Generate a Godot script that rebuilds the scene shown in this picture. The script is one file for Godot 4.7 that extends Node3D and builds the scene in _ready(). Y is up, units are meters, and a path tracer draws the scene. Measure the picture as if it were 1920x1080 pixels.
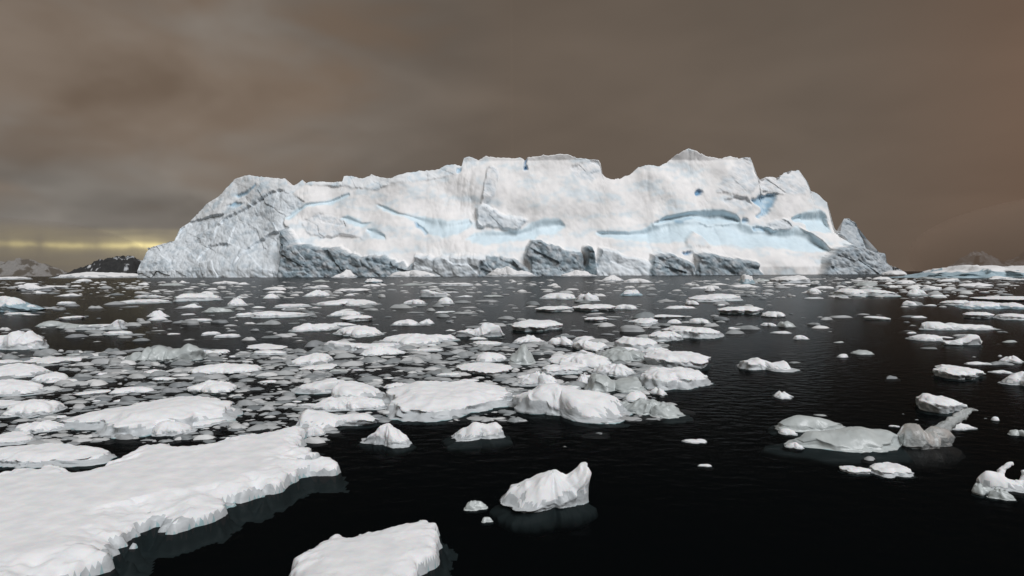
extends Node3D
# An iceberg in a bay of brash ice under a brown overcast sky. Units are metres, the sea is y = 0.

var M := {}
var rng := RandomNumberGenerator.new()
var names := {}
var landmarks := []
var taken := []

# ---------------------------------------------------------------- data, in metres
# crest of the iceberg: x, height
const CREST := [-329.8, 0.8, -329.9, 5.1, -330.3, 13.6, -331.2, 26.5, -317.4, 29.6, -300.8, 33, -302.8, 42.5, -293.9, 51.2, -279.8, 65.2, -261.1, 75.7, -249.9, 88.9, -240.9, 90.2, -230.5, 90.2, -221.9, 87.8, -212.4, 85.9, -191.7, 83.4, -188.3, 78.2, -181.9, 77, -178.5, 79.4, -176.8, 82.2, -173.3, 77.2, -170.4, 79.1, -164.4, 79.8, -152.5, 78.9, -140.9, 79.5, -140.8, 84.4, -134.8, 84.6, -129.9, 83, -125, 81.4, -120.7, 83.1, -116.3, 84.9, -109.1, 82.2, -98.9, 80, -88.3, 84.2, -82.7, 85.1, -75.3, 86.9, -60, 88.2, -56.6, 90.6, -52.3, 92, -47, 92.4, -41.2, 90.8, -39.6, 98.3, -34.7, 98.7, -29.4, 97.3, -27.2, 95.5, -24.5, 97.7, -21.4, 99.8, -17, 98.9, -11.7, 97.9, 0.6, 97.3, 8.1, 97.7, 10.3, 96, 11.1, 95.1, 12.9, 97.3, 20.4, 98.5, 27, 98.9, 40.2, 99.7, 46.8, 98.8, 53.4, 96.6, 62.2, 95.7, 71.9, 95.2, 73.3, 91.8, 73, 83.5, 76.9, 78.2, 82.4, 77.7, 87.6, 78.2, 95.9, 81.9, 104, 88.2, 113, 90.1, 118.8, 88.1, 127.8, 92.4, 135.7, 99.2, 141.4, 101.8, 145.8, 104, 150.2, 102.7, 154.6, 101.3, 163.4, 98.2, 172.2, 96.4, 181.9, 98.5, 188.5, 96.3, 197.3, 96.7, 198.8, 92, 197.3, 83.7, 200.8, 76.6, 208.3, 79.5, 214.6, 77.7, 221.5, 82.6, 229.1, 85.1, 237.6, 85.7, 238, 79.4, 239.4, 73.3, 239.2, 66.7, 244.7, 63.9, 247.7, 59.4, 251.1, 57.1, 248, 44.9, 248, 34, 253.4, 31.8, 258.8, 42.8, 262.7, 43.7, 268.6, 39.3, 270.2, 31.9, 267.2, 19, 279.3, 15, 279.5, 7.6, 281.4, 5.2, 285.1, -0.9]
# iceberg regions: name, ice, mode, setback a, setback b, label, outline x, y
const REGIONS := [
	["ice_wall", "grey", "rec", 0, 0, "pale grey bare ice wall at the left end", [-338.8, -4.3, -330.1, 5.1, -330.2, 13.4, -330.8, 26.3, -300.4, 32.8, -302.5, 42.3, -293.9, 51.3, -269, 54.4, -250.5, 55.1, -239.1, 57.5, -225.9, 62.7, -212.9, 67.9, -200.1, 73, -186.6, 72.7, -181.2, 69.5, -168.8, 60.8, -176.6, 54.1, -183.2, 47.3, -183.3, 42.8, -177.3, 39.3, -166.5, 25.9, -159.5, -4.1]],
	["ice_band", "grey", "rec", 3.5, 1, "shaded ice band under the left snow cap", [-299.6, 32.8, -302.5, 42.3, -293.9, 51.3, -268.8, 53.7, -251.1, 54.8, -256.1, 41.4, -278.3, 38.1, -292.9, 34.4]],
	["ice_band", "grey", "rec", 3, 0, "", [-253, 30, -255.5, 43.8, -248.9, 50.7, -227.7, 59.2, -199.9, 72.4, -187.7, 72.1, -211.4, 62.9, -223.5, 55.3, -229.4, 50.9, -237.3, 35.9]],
	["ice_band", "grey", "rec", 3.5, 0, "", [-220.5, 11.8, -217.5, 20.4, -209.4, 26.9, -195.7, 34.2, -183, 37.2, -178.5, 37.1, -182.6, 27.2, -196.8, 19.9, -186.5, 12.3, -205.9, 9.5]],
	["ice_band", "grey", "rec", 3, 0, "", [-257.5, 27.2, -232.1, 27, -236.2, 20.9, -251, 15.6, -259.9, 9, -265, 13.6]],
	["ice_block", "dark", "abs", -4, 0.12, "dark grey rough block at the foot", [-176.7, -4, -175.5, 8.1, -176.7, 19.6, -177, 38.2, -165.4, 25.9, -158.6, 25.3, -146.8, 22.4, -132.8, 22.8, -124.4, 19, -112.9, 14.7, -104.8, 15.6, -97.5, 15.1, -94.7, 16.6, -92.2, 13.5, -88.2, 13, -85.8, 10, -80.9, 10.9, -78.6, 7.4, -72.9, 10.4, -72.3, -4.4]],
	["ice_block", "grey", "abs", -6, 0.05, "rippled light grey block at the foot", [-72.3, -2.4, -72.6, 16.6, -66.5, 15.4, -58.4, 14.3, -33.6, 15.1, -24.6, 14.1, -20.6, 13, -24.3, -2.7]],
	["ice_block", "dark", "abs", -3, 0.1, "", [-24.8, -2.7, -23.4, 9.1, -18.7, 15, -7.8, 14, 2.1, 12.4, 6.9, 8.9, 11.8, 5.9, 14.1, -2.9]],
	["ice_block", "dark", "abs", -6, 0.16, "slate blue broken block below the snow terrace", [12.7, -2.8, 13.3, 9.8, 9, 14.9, 11.1, 21, 15.3, 27.2, 22.4, 26.1, 28.3, 24, 36.1, 20.8, 43.8, 17.7, 51.7, 16.7, 52.7, 6.7, 51.5, -3.1]],
	["ice_pillar", "teal", "abs", -9, 0.0, "leaning blue-grey pillar at the foot", [50.1, -3.1, 53.8, 7.6, 54.1, 20.7, 57.1, 21.6, 60.3, 18.6, 61, 6.6, 63.2, -3.1]],
	["ice_block", "grey", "abs", -5, 0.2, "", [63.2, -3.1, 61.5, 6.6, 65, 20.7, 71.9, 19.8, 78.4, 16.5, 86.8, 13.4, 94.5, 11.9, 101, 9.9, 99.1, -3.3]],
	["ice_block", "dark", "abs", -7, 0.1, "", [98.2, -1.4, 102.9, 15.3, 109.9, 15.5, 116.8, 15.5, 124, 12.2, 131.9, 7.7, 130.4, -1.5]],
	["ice_block", "dark", "abs", -8, 0.1, "long dark grey block beside the low snow ramp", [130.4, -1.5, 134.2, 9.2, 134, 15.4, 142.5, 15.6, 155.6, 13, 169.9, 11, 181.3, 7.9, 178.3, 5, 182.7, -1.8]],
	["ice_block", "grey2", "abs", -6, 0.22, "rounded grey boulder of ice at the right end", [228.5, -3.1, 232.2, 9.7, 241.3, 18.8, 247.7, 20.9, 253.4, 21.7, 261.3, 20.1, 266.7, 18, 279.7, 15.2, 280.3, 7.6, 284.5, 5.6, 291, -3.6]],
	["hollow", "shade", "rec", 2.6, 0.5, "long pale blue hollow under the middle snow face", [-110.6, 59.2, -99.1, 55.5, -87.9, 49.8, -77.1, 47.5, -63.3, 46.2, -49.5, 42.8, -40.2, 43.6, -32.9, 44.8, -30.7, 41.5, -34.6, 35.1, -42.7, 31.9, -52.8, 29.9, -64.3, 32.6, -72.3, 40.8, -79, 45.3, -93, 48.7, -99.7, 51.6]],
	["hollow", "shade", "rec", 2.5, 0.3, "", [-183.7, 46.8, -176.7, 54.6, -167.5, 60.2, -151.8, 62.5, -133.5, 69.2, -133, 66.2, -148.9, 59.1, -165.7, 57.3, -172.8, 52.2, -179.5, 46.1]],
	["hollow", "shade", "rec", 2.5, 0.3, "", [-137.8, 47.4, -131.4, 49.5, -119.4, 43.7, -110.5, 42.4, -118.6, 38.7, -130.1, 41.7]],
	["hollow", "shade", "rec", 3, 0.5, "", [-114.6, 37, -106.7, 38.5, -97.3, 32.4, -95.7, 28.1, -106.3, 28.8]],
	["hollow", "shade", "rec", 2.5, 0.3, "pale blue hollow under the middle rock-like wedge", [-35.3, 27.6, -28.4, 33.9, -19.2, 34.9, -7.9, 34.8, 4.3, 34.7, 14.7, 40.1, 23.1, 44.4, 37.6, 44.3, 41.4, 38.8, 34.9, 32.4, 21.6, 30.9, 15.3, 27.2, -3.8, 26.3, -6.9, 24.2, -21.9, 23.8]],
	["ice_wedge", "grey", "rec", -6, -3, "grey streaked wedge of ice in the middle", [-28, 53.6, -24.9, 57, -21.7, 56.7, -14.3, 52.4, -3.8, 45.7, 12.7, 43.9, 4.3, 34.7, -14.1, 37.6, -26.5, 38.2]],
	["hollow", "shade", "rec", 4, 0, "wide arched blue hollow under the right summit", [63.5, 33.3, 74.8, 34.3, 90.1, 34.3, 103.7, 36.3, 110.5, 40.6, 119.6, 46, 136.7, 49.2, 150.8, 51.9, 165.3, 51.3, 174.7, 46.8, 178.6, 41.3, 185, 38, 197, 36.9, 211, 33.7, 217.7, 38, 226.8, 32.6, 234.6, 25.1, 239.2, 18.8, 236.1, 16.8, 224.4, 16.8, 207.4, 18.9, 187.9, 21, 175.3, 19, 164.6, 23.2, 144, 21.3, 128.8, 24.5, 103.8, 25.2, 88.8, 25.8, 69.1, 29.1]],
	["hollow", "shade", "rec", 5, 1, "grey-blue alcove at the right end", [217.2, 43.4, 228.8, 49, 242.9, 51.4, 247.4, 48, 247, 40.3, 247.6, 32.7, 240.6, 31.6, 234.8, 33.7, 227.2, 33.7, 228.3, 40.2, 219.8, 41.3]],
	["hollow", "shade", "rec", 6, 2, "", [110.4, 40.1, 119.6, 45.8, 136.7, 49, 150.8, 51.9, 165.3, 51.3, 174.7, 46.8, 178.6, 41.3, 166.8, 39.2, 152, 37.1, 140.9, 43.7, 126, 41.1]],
	["snow_lump", "snow", "rec", -3, -1.5, "small cream snow lump in the right hollow", [128.6, 21.4, 131.6, 27.6, 138.9, 33.1, 143.5, 30.8, 145.8, 26, 148, 21]],
	["ice_knob", "grey", "rec", -3, -2, "grey knob on the lip of the right hollow", [196.5, 36.9, 201.3, 41.2, 211.8, 43.4, 216.4, 39.1, 211.5, 33.7, 203.4, 33.6]],
	["snow_cap", "cap", "rec", 0, 0, "blue-white snow cap over the left end", [-293.9, 51.3, -280.3, 66.5, -261.5, 76.8, -250.4, 90.3, -230.9, 92.3, -212.9, 87.3, -191.3, 84.6, -187, 77, -180.4, 76.7, -177.1, 84, -171.1, 77.6, -181.2, 69.5, -186.6, 72.7, -200.1, 73, -212.9, 67.9, -225.9, 62.7, -239.1, 57.5, -250.5, 55.1, -269, 54.4]],
	["serac_band", "cap", "rec", 1.5, -1, "broken blue-white serac band along the left crest", [-183.8, 81.8, -144.5, 87.1, -113.9, 84.1, -98.8, 81.2, -88.3, 85.9, -75.3, 88.7, -59.9, 89.7, -52.4, 93.9, -40.4, 92.5, -42.5, 83.8, -56, 81.2, -69, 78.4, -81.9, 76.8, -96, 75.8, -108.8, 70.8, -123.7, 72.4, -141.4, 75.4, -178.1, 77.3]],  # bluish shade under the crest blocks is painted into the tone
	["buttress", "pale", "rec", -4, -2, "vertical ice buttress under the middle summit", [-24.9, 55.9, -21.5, 69.6, -20.2, 86.2, -17, 89.2, -10.9, 87.2, -10.8, 75.3, -13.4, 64.8, -18.6, 58.1]],
	["ice_face", "pale", "rec", 0, -3, "pale fractured face under the right summit", [163.1, 66, 173, 77.7, 180.7, 88.4, 190.9, 97.8, 198.6, 98.3, 199.6, 92, 197.4, 82.9, 201, 75.1, 189.6, 65.9, 174.4, 64.2]],  # greyish shading of this face is put into its ice colour
	["ice_face", "pale", "rec", 1, -2, "pale fractured face of the right shoulder", [201, 75.1, 208.4, 80, 214.8, 78.3, 221.9, 83.2, 238.6, 87.1, 238.5, 79.2, 239.7, 66.2, 221.9, 63.1, 200.5, 67]],  # shading painted in by the same greyer tone
	["ice_face", "pale", "rec", 2, -1, "", [166.7, 58, 176.9, 61.4, 186.1, 60.2, 188.2, 55.6, 184.1, 51.2, 171.8, 52.4]],
	["ice_face", "pale", "rec", 1, -1, "", [48.6, 88, 57.6, 92.8, 72.1, 94.6, 73, 83.6, 64.9, 74.8, 52.3, 78.4]],
	["ice_face", "pale", "rec", 1.5, -1, "", [-168.9, 44.8, -156.5, 51.3, -140.2, 48.6, -123.1, 39.3, -112.8, 29.4, -133, 33, -152.4, 31.1, -163.4, 35.7]],
	["blue_seam_and_shadow", "blue", "rec", 4, 2, "clear blue seam on the right shoulder", [188.2, 57.9, 194.9, 61.2, 204.1, 63.5, 211.5, 64.2, 207.8, 56.7, 200.8, 47.2, 193.9, 44.5, 191.1, 45.6, 197.3, 50, 197.4, 54.4]],
	["blue_seam_and_shadow", "deep", "rec", 5, 5, "deep blue crack in the summit edge", [10.3, 98.8, 12.5, 98.8, 11.5, 91.9, 13.1, 86.4, 9.5, 86.4, 11, 90.7]],
	["blue_seam_and_shadow", "deep", "rec", 4, 4, "small blue hole high on the right face", [147, 65.5, 149.6, 67.8, 155, 67.5, 151.6, 64.4, 147.6, 62.9]],
	["blue_seam_and_shadow", "deep", "rec", 5, 5, "", [125.3, 16, 129.1, 17.4, 133.4, 16.7, 128.4, 14.4]],
	["blue_seam_and_shadow", "blue", "rec", 3, 3, "", [-76.1, 43, -73.4, 41.9, -63.3, 32.6, -66.3, 32.1, -73.1, 38.6]],
	["blue_seam_and_shadow", "blue", "rec", 3, 3, "", [126.1, 41.6, 132.7, 43.7, 142.2, 44.8, 140.9, 43.3, 132.2, 41.3, 126.8, 40]],
	["blue_seam_and_shadow", "blue", "rec", 3, 3, "", [185.7, 36.9, 197.7, 35.6, 197.1, 33.6, 187, 33.9]],
	["blue_seam_and_shadow", "blue", "rec", 2, 2, "", [-244.2, 72.2, -232.7, 74.5, -222.7, 80.6, -220.2, 79.7, -228.8, 71.6, -240.3, 70]],  # shadow line of a ledge, painted as a blue streak
	["blue_seam_and_shadow", "blue", "rec", 2, 2, "", [-250.3, 63.2, -241.7, 65.1, -230.8, 64.1, -238.8, 60.9]],  # second ledge shadow painted on the cap
	["blue_seam_and_shadow", "blue", "rec", 2, 2, "", [-45.5, 88.3, -41.1, 88.3, -41.5, 84.6, -44.7, 84.1]],
	["blue_seam_and_shadow", "blue", "rec", 3, 3, "", [181.2, 43.5, 185.3, 43.4, 184.3, 41.3, 178.1, 39.1]],
	["pinnacle", "grey2", "rec", -3, -3, "separate leaning pinnacle at the right end", [248.8, 28.9, 252.9, 33.8, 259, 44.2, 263.3, 45.3, 270.5, 40.4, 272.5, 32.8, 268.2, 16.7, 261.2, 19.9, 255.2, 25.2]],
	["snow_ramp", "snow", "rec", -2, -4, "clean white snow ramp between alcove and boulder", [217.5, 39.1, 227.2, 33.7, 234.8, 33.7, 240.6, 31.6, 247.6, 32.7, 252.4, 29.5, 255.2, 25.2, 265.7, 18.3, 253.4, 21.7, 241.3, 18.8, 239.2, 18.8, 234.6, 25.1, 226.8, 32.6]],
]
# floes: x, z, width, depth, height, style, segments, label, more
const FLOES := [
	[0.35, -5.43, 0.87, 0.64, 0.35, "j", 128, "white growler with one tall peak and grey-green submerged foot", {"crest": [Vector2(0, 0.12), Vector2(0.1, 0.35), Vector2(0.25, 0.5), Vector2(0.4, 0.66), Vector2(0.52, 0.74), Vector2(0.64, 0.62), Vector2(0.72, 0.7), Vector2(0.8, 0.9), Vector2(0.87, 1), Vector2(0.94, 0.97), Vector2(1, 0.6)], "skirt": 0.14, "nick": "the peaked growler"}],
	[148.22, -185.74, 46.84, 48.68, 3.76, "b", 128, "low blue-white iceberg with toothed crest at the photo's right edge", {"crest": [Vector2(0, 0.1), Vector2(0.08, 0.4), Vector2(0.2, 0.6), Vector2(0.22, 0.95), Vector2(0.31, 0.97), Vector2(0.34, 1), Vector2(0.37, 0.72), Vector2(0.42, 0.72), Vector2(0.5, 0.82), Vector2(0.56, 0.7), Vector2(0.6, 0.95), Vector2(0.66, 0.9), Vector2(0.8, 0.7), Vector2(1, 0.1)], "nick": "the low blue iceberg"}],
	[-29.17, -35.51, 4.29, 2.05, 0.85, "b", 105, "pale blue wedge of ice cut off by the photo's left edge", {"crest": [Vector2(0, 0.5), Vector2(0.45, 1), Vector2(0.6, 0.95), Vector2(0.8, 0.45), Vector2(1, 0.15)], "nick": "the pale blue wedge"}],
	[-14.08, -17.17, 2.48, 1.13, 0.49, "j", 125, "knobbly white floe with dark undercut at the photo's left edge", {"crest": [Vector2(0, 0.7), Vector2(0.5, 0.7), Vector2(0.62, 1), Vector2(0.7, 0.7), Vector2(0.75, 1), Vector2(0.8, 0.65), Vector2(0.92, 0.5), Vector2(1, 0.2)], "nick": "the knobbly undercut floe"}],
	[-31.59, -43.64, 0.94, 1.1, 0.18, "s", 18, "tiny flat floe beside the pale blue wedge of ice", {}],
	[-20.47, -28.84, 0.97, 1.12, 0.11, "s", 29, "thin dark-edged sliver of ice behind the hook-headed floe", {}],
	[-15.3, -23.05, 1.71, 0.8, 0.37, "s", 64, "flat white floe with a small hooked knob on one end", {"crest": [Vector2(0, 0.45), Vector2(0.55, 0.5), Vector2(0.72, 0.55), Vector2(0.85, 1), Vector2(1, 0.7)], "nick": "the hook-headed floe"}],
	[-13.48, -21.25, 0.83, 0.95, 0.09, "s", 33, "small white slab just below the hook-headed flat floe", {}],
	[-16.05, -27.84, 0.89, 1.02, 0.17, "j", 27, "small white pyramid chunk alone on grey calm water", {"nick": "the lone white pyramid"}],
	[-13.77, -26.89, 1.09, 1.25, 0.09, "s", 35, "low narrow floe to the right of the white pyramid chunk", {}],
	[-27.12, -45.96, 3.37, 3.86, 0.19, "s", 63, "long thin floe on the far side of calm left water", {}],
	[-25.17, -49.03, 3.05, 3.67, 0.51, "s", 54, "broad flat far floe above the spiky little floe", {"nick": "the broad flat far floe"}],
	[-19.75, -38.08, 1.32, 1.52, 0.19, "j", 30, "spiky little floe with two raised ends", {}],
	[-18.04, -40.36, 1.32, 1.56, 0.46, "j", 28, "white shark-fin chunk left of the long flat floe", {}],
	[-12.93, -29.59, 0.87, 1.01, 0.16, "s", 25, "short flat floe touching the left tip of the long white floe", {}],
	[-11.29, -29.37, 2.54, 2.91, 0.2, "s", 75, "long smooth white floe tapering to a point with dark underside", {"nick": "the long tapering floe"}],
	[-10.14, -20.73, 0.54, 0.62, 0.09, "s", 22, "small oval floe alone above the grey jagged ice", {}],
	[-7.52, -15.85, 0.48, 0.55, 0.08, "d", 26, "small white oval floe at the right end of the grey jagged ice", {}],
	[-8.12, -14.54, 1.91, 0.87, 0.38, "g", 114, "grey glassy floe with a jagged knobbly crest", {"crest": [Vector2(0, 0.3), Vector2(0.12, 0.55), Vector2(0.18, 0.25), Vector2(0.26, 0.85), Vector2(0.32, 0.5), Vector2(0.38, 0.9), Vector2(0.5, 0.65), Vector2(0.62, 0.7), Vector2(0.76, 1), Vector2(0.9, 0.7), Vector2(1, 0.3)], "nick": "the grey jagged glassy floe"}],
	[-10.69, -14.38, 1.39, 1.19, 0.1, "s", 84, "long thin white slab with a knob at its right tip", {"crest": [Vector2(0, 0.6), Vector2(0.6, 0.7), Vector2(0.78, 0.75), Vector2(0.85, 1), Vector2(0.93, 1), Vector2(1, 0.5)], "nick": "the thin slab with a knob"}],
	[-10.2, -12.76, 1.28, 1.38, 0.17, "d", 87, "sloping grey-white log of ice below the thin slab", {"nick": "the sloping ice log"}],
	[-9.01, -12.05, 0.75, 0.85, 0.11, "d", 54, "white floe with a beaked right end above the thick rounded floe", {}],
	[-8.78, -10.73, 1.43, 1.32, 0.19, "d", 115, "thick rounded floe cut by the left edge, grey front face", {"nick": "the thick rounded floe"}],
	[-7.11, -10.43, 0.51, 0.46, 0.04, "s", 42, "low two-humped floe right of the rounded humps", {}],
	[-7.05, -9.08, 0.89, 0.93, 0.16, "d", 84, "smooth whale-back hump of ice near the left edge", {"nick": "the whale-back hump"}],
	[-7.94, -9.62, 0.83, 0.51, 0.05, "s", 75, "low grey slab behind the whale-back hump", {}],
	[-5.93, -12.72, 1.46, 1.19, 0.15, "d", 99, "broad white floe with drooping left arm in the left brash", {"nick": "the broad floe in the left brash"}],
	[-5.29, -10.64, 1.07, 0.88, 0.15, "r", 87, "pale ridged floe behind the large tilted grey-white slab", {"nick": "the pale ridged floe"}],
	[-4.99, -8.63, 2.23, 1.83, 0.19, "s", 128, "large tilted grey-white slab with layered terraces", {"tilt": 0.5, "nick": "the tilted terraced slab"}],
	[-6.63, -16.75, 1.2, 1.36, 0.09, "s", 62, "plain oblong floe left of the two-part knobbly slab", {}],
	[-6.16, -8.06, 0.63, 0.48, 0.1, "r", 67, "grey saddle-shaped lump behind the sheet of ice at left", {}],
	[-6.15, -7.51, 0.64, 0.49, 0.06, "s", 73, "dull grey flat piece at left edge behind the big sheet", {}],
	[-4.35, -7.77, 0.5, 0.57, 0.14, "d", 56, "rounded white dome resting against the large foreground sheet", {"nick": "the rounded dome by the sheet"}],
	[-4.14, -8.25, 0.45, 0.46, 0.05, "s", 47, "flat tongue of ice right of the rounded white dome", {}],
	[-5.26, -6.85, 1.63, 0.79, 0.1, "s", 128, "grey-white sloping slab tucked behind the large foreground sheet", {"nick": "the grey slab behind the sheet"}],
	[-1.47, -7.29, 0.63, 0.55, 0.22, "j", 75, "white cone-shaped chunk on black water", {"crest": [Vector2(0, 0.08), Vector2(0.2, 0.5), Vector2(0.35, 0.95), Vector2(0.48, 1), Vector2(0.62, 0.8), Vector2(0.8, 0.4), Vector2(1, 0.1)], "skirt": 0.12, "nick": "the white cone"}],
	[-0.4, -7.57, 0.62, 0.42, 0.17, "j", 71, "white lump riding on a wide submerged grey shelf", {"crest": [Vector2(0, 0.25), Vector2(0.2, 0.6), Vector2(0.4, 1), Vector2(0.62, 0.85), Vector2(0.8, 1), Vector2(0.95, 0.8), Vector2(1, 0.3)], "skirt": 0.3, "nick": "the lump on a submerged shelf"}],
	[-2.36, -8.25, 1.07, 0.8, 0.19, "d", 112, "long rounded floe with a raised left shoulder beside the cone", {"crest": [Vector2(0, 0.55), Vector2(0.12, 1), Vector2(0.25, 0.85), Vector2(0.5, 0.55), Vector2(0.8, 0.65), Vector2(1, 0.3)], "nick": "the floe with a raised shoulder"}],
	[-2.5, -7.65, 0.27, 0.31, 0.11, "d", 30, "small lump wedged at the tip of the foreground sheet", {}],
	[-2.47, -9.19, 1.14, 0.77, 0.15, "r", 108, "floe with a toothed right edge under the smooth oval floe", {"nick": "the tooth-edged floe"}],
	[-0.33, -5.24, 0.2, 0.14, 0.05, "g", 33, "small submerged grey fragment near the peaked growler", {}],
	[-0.22, -4.95, 0.11, 0.07, 0.03, "g", 18, "tiny pale fragment below the submerged grey fragment", {}],
	[-2.91, -10.45, 1.71, 1.31, 0.19, "d", 128, "smooth oval white floe with pointed left tip", {"nick": "the smooth oval floe"}],
	[-0.91, -9.56, 2.06, 2.15, 0.21, "s", 128, "big thick white floe in the middle of the brash field", {"nick": "the big thick middle floe"}],
	[-3.89, -16.35, 2.23, 1.01, 0.24, "s", 118, "long white slab behind a knobbly double lump", {"crest": [Vector2(0, 0.6), Vector2(0.1, 1), Vector2(0.2, 0.75), Vector2(0.5, 0.6), Vector2(0.8, 0.7), Vector2(1, 0.4)], "nick": "the long slab in the middle"}],
	[-3.25, -15.4, 1.2, 1.18, 0.18, "j", 67, "knobbly double lump leaning on the long white slab", {"nick": "the knobbly double lump"}],
	[-4.46, -14.07, 1.03, 1.18, 0.19, "d", 63, "squat white lump with dark gap on its right", {}],
	[-4.09, -13.02, 0.75, 0.86, 0.08, "s", 50, "low smooth floe below the squat white lump", {}],
	[-2.7, -18.29, 2.15, 2.18, 0.21, "r", 102, "long low ridge of ice trailing from the arched block", {"nick": "the long low ridge"}],
	[-1.04, -19.61, 1.51, 0.69, 0.41, "j", 66, "arched block with layered side and knobbly white head", {"crest": [Vector2(0, 0.45), Vector2(0.3, 0.5), Vector2(0.48, 0.65), Vector2(0.58, 1), Vector2(0.75, 1), Vector2(0.9, 0.85), Vector2(1, 0.4)], "nick": "the arched block"}],
	[-5.12, -20.63, 1.73, 1.98, 0.26, "d", 72, "white double floe in front of the narrow ledge", {}],
	[-7.17, -22.47, 1.61, 1.84, 0.21, "r", 62, "wavy floe rising to a hump on its right", {"nick": "the wavy humped floe"}],
	[-4.22, -24.41, 1.08, 1.24, 0.2, "d", 38, "rounded floe left of a small triangular floe", {}],
	[-3.42, -24.88, 0.67, 0.77, 0.17, "j", 23, "small triangular floe beside the rounded floe", {}],
	[-6.78, -26.81, 1.25, 1.46, 0.2, "s", 40, "slanting narrow floe with a dark left underside", {}],
	[-8.24, -30.36, 1.6, 1.85, 0.21, "d", 45, "two-lobed floe at the end of the tapering floe", {}],
	[-10.79, -41.37, 4.61, 5.13, 0.28, "r", 96, "long thin beam of ice in the far middle", {"nick": "the long thin beam"}],
	[-6.94, -53.84, 2.42, 1.19, 0.64, "s", 39, "boxy white block with a sloped tail in the far middle", {"crest": [Vector2(0, 0.9), Vector2(0.3, 1), Vector2(0.5, 0.75), Vector2(0.8, 0.55), Vector2(1, 0.5)], "nick": "the boxy far block"}],
	[-4.59, -41.64, 1.26, 1.49, 0.41, "d", 26, "round white dome below the boxy far block", {}],
	[-17.9, -69.07, 3.82, 4.51, 0.37, "s", 48, "long shallow floe before the dark foot of the iceberg", {}],
	[-17.9, -57.36, 2.28, 2.67, 0.48, "j", 34, "grey humped chunk left of the long shallow floe", {}],
	[-31.58, -140.12, 4.6, 5.66, 0.89, "b", 28, "small pale blue slab near the iceberg's grey foot", {}],
	[-13.94, -38.66, 2.34, 2.69, 0.15, "s", 52, "ragged thin floe left of the long thin beam", {}],
	[-6.48, -41.24, 1.46, 1.71, 0.3, "d", 30, "small mound between the thin beam and white dome", {}],
	[-20.27, -52.36, 1.27, 1.48, 0.36, "j", 21, "tiny crooked chunk on dark rippled water", {}],
	[-0.52, -14.26, 0.76, 0.88, 0.18, "d", 46, "pair-humped pale floe below the arched block", {}],
	[-0.58, -12.75, 1.18, 1.33, 0.1, "s", 80, "wide pale slab above the big thick middle floe", {"nick": "the wide pale slab"}],
	[1.02, -22.29, 2.06, 2.38, 0.25, "s", 80, "clean flat slab with shadowed front in the centre", {"nick": "the clean flat slab"}],
	[3.48, -26.03, 1.12, 1.3, 0.13, "s", 37, "small flat floe behind the clean flat slab", {}],
	[5.12, -23.77, 0.96, 1.13, 0.21, "s", 35, "boxy floe with a dark vertical front face", {"nick": "the boxy dark-fronted floe"}],
	[6.47, -24.46, 0.63, 0.73, 0.14, "d", 22, "small dull oval floe right of the boxy dark-fronted floe", {}],
	[7.43, -24.5, 0.8, 0.93, 0.18, "d", 28, "small bright oval floe above the chain of white floes", {}],
	[5.73, -19.33, 1.74, 2.01, 0.27, "s", 78, "cracked white floe at the far end of the chain", {"nick": "the cracked end floe"}],
	[4.67, -18.34, 1.19, 1.38, 0.22, "s", 56, "middle floe of the connected white chain", {}],
	[3.31, -16.56, 1.19, 1.38, 0.25, "s", 62, "nearest floe of the connected white chain, two-pronged", {"nick": "the two-pronged floe"}],
	[11.53, -30.6, 2.7, 3.13, 0.27, "s", 76, "long bright slab with notched front on calm water", {"nick": "the bright notched slab"}],
	[2.22, -32.98, 1.99, 2.32, 0.23, "s", 52, "flat floe joined end to end with a longer floe", {}],
	[4.33, -33.52, 2.46, 2.87, 0.26, "s", 63, "longer ragged floe right of the flat floe", {}],
	[6.32, -34.5, 1.19, 1.39, 0.24, "d", 30, "low rounded tail piece of the ragged floe line", {}],
	[3.73, -49.1, 2.8, 3.28, 0.42, "d", 49, "far lens-shaped white floe near the middle", {}],
	[5.37, -44.73, 1.85, 2.2, 0.5, "r", 36, "grey-white lumpy floe next to the lens-shaped floe", {}],
	[10.88, -55.64, 2.07, 2.42, 0.41, "b", 32, "pale blue low mound in the far brash", {}],
	[14.47, -44.13, 4, 4.66, 0.37, "s", 78, "wide far floe stretching across the crowded brash", {"nick": "the wide far floe"}],
	[11.14, -38.37, 0.86, 1.02, 0.28, "d", 19, "rounded lump under the left end of the wide far floe", {}],
	[20.65, -64.51, 1.28, 1.53, 0.57, "j", 17, "pale pointed tent-shaped chunk in far brash", {}],
	[41.32, -108.6, 2.91, 3.81, 1.31, "b", 23, "blue-white lump standing tall before the snow slope", {"nick": "the blue-white lump"}],
	[0.48, -18.08, 0.87, 1, 0.16, "j", 42, "floe with a pointed middle below the clean flat slab", {}],
	[1.35, -17.17, 0.7, 0.81, 0.21, "r", 35, "white crag joined to the three-bumped floe", {}],
	[1.96, -16.21, 1.06, 1.22, 0.2, "r", 57, "three-bumped white floe in the central cluster", {"nick": "the three-bumped floe"}],
	[2.19, -18.32, 0.71, 0.82, 0.12, "d", 33, "dull smooth oval behind the three-bumped floe", {}],
	[0.17, -13.85, 0.65, 0.76, 0.42, "g", 40, "tilted glassy shard pointing up in the brash", {"crest": [Vector2(0, 0.25), Vector2(0.3, 0.5), Vector2(0.6, 0.95), Vector2(0.72, 1), Vector2(0.8, 0.6), Vector2(1, 0.2)], "nick": "the tilted glassy shard"}],
	[1.47, -13.54, 1.39, 1.43, 0.19, "r", 89, "rumpled grey-white floe between the cluster and dome", {"nick": "the rumpled floe"}],
	[2.68, -14.41, 1.26, 1.41, 0.18, "g", 75, "smooth grey dome left of the broad bright floe", {"nick": "the smooth grey dome"}],
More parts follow.
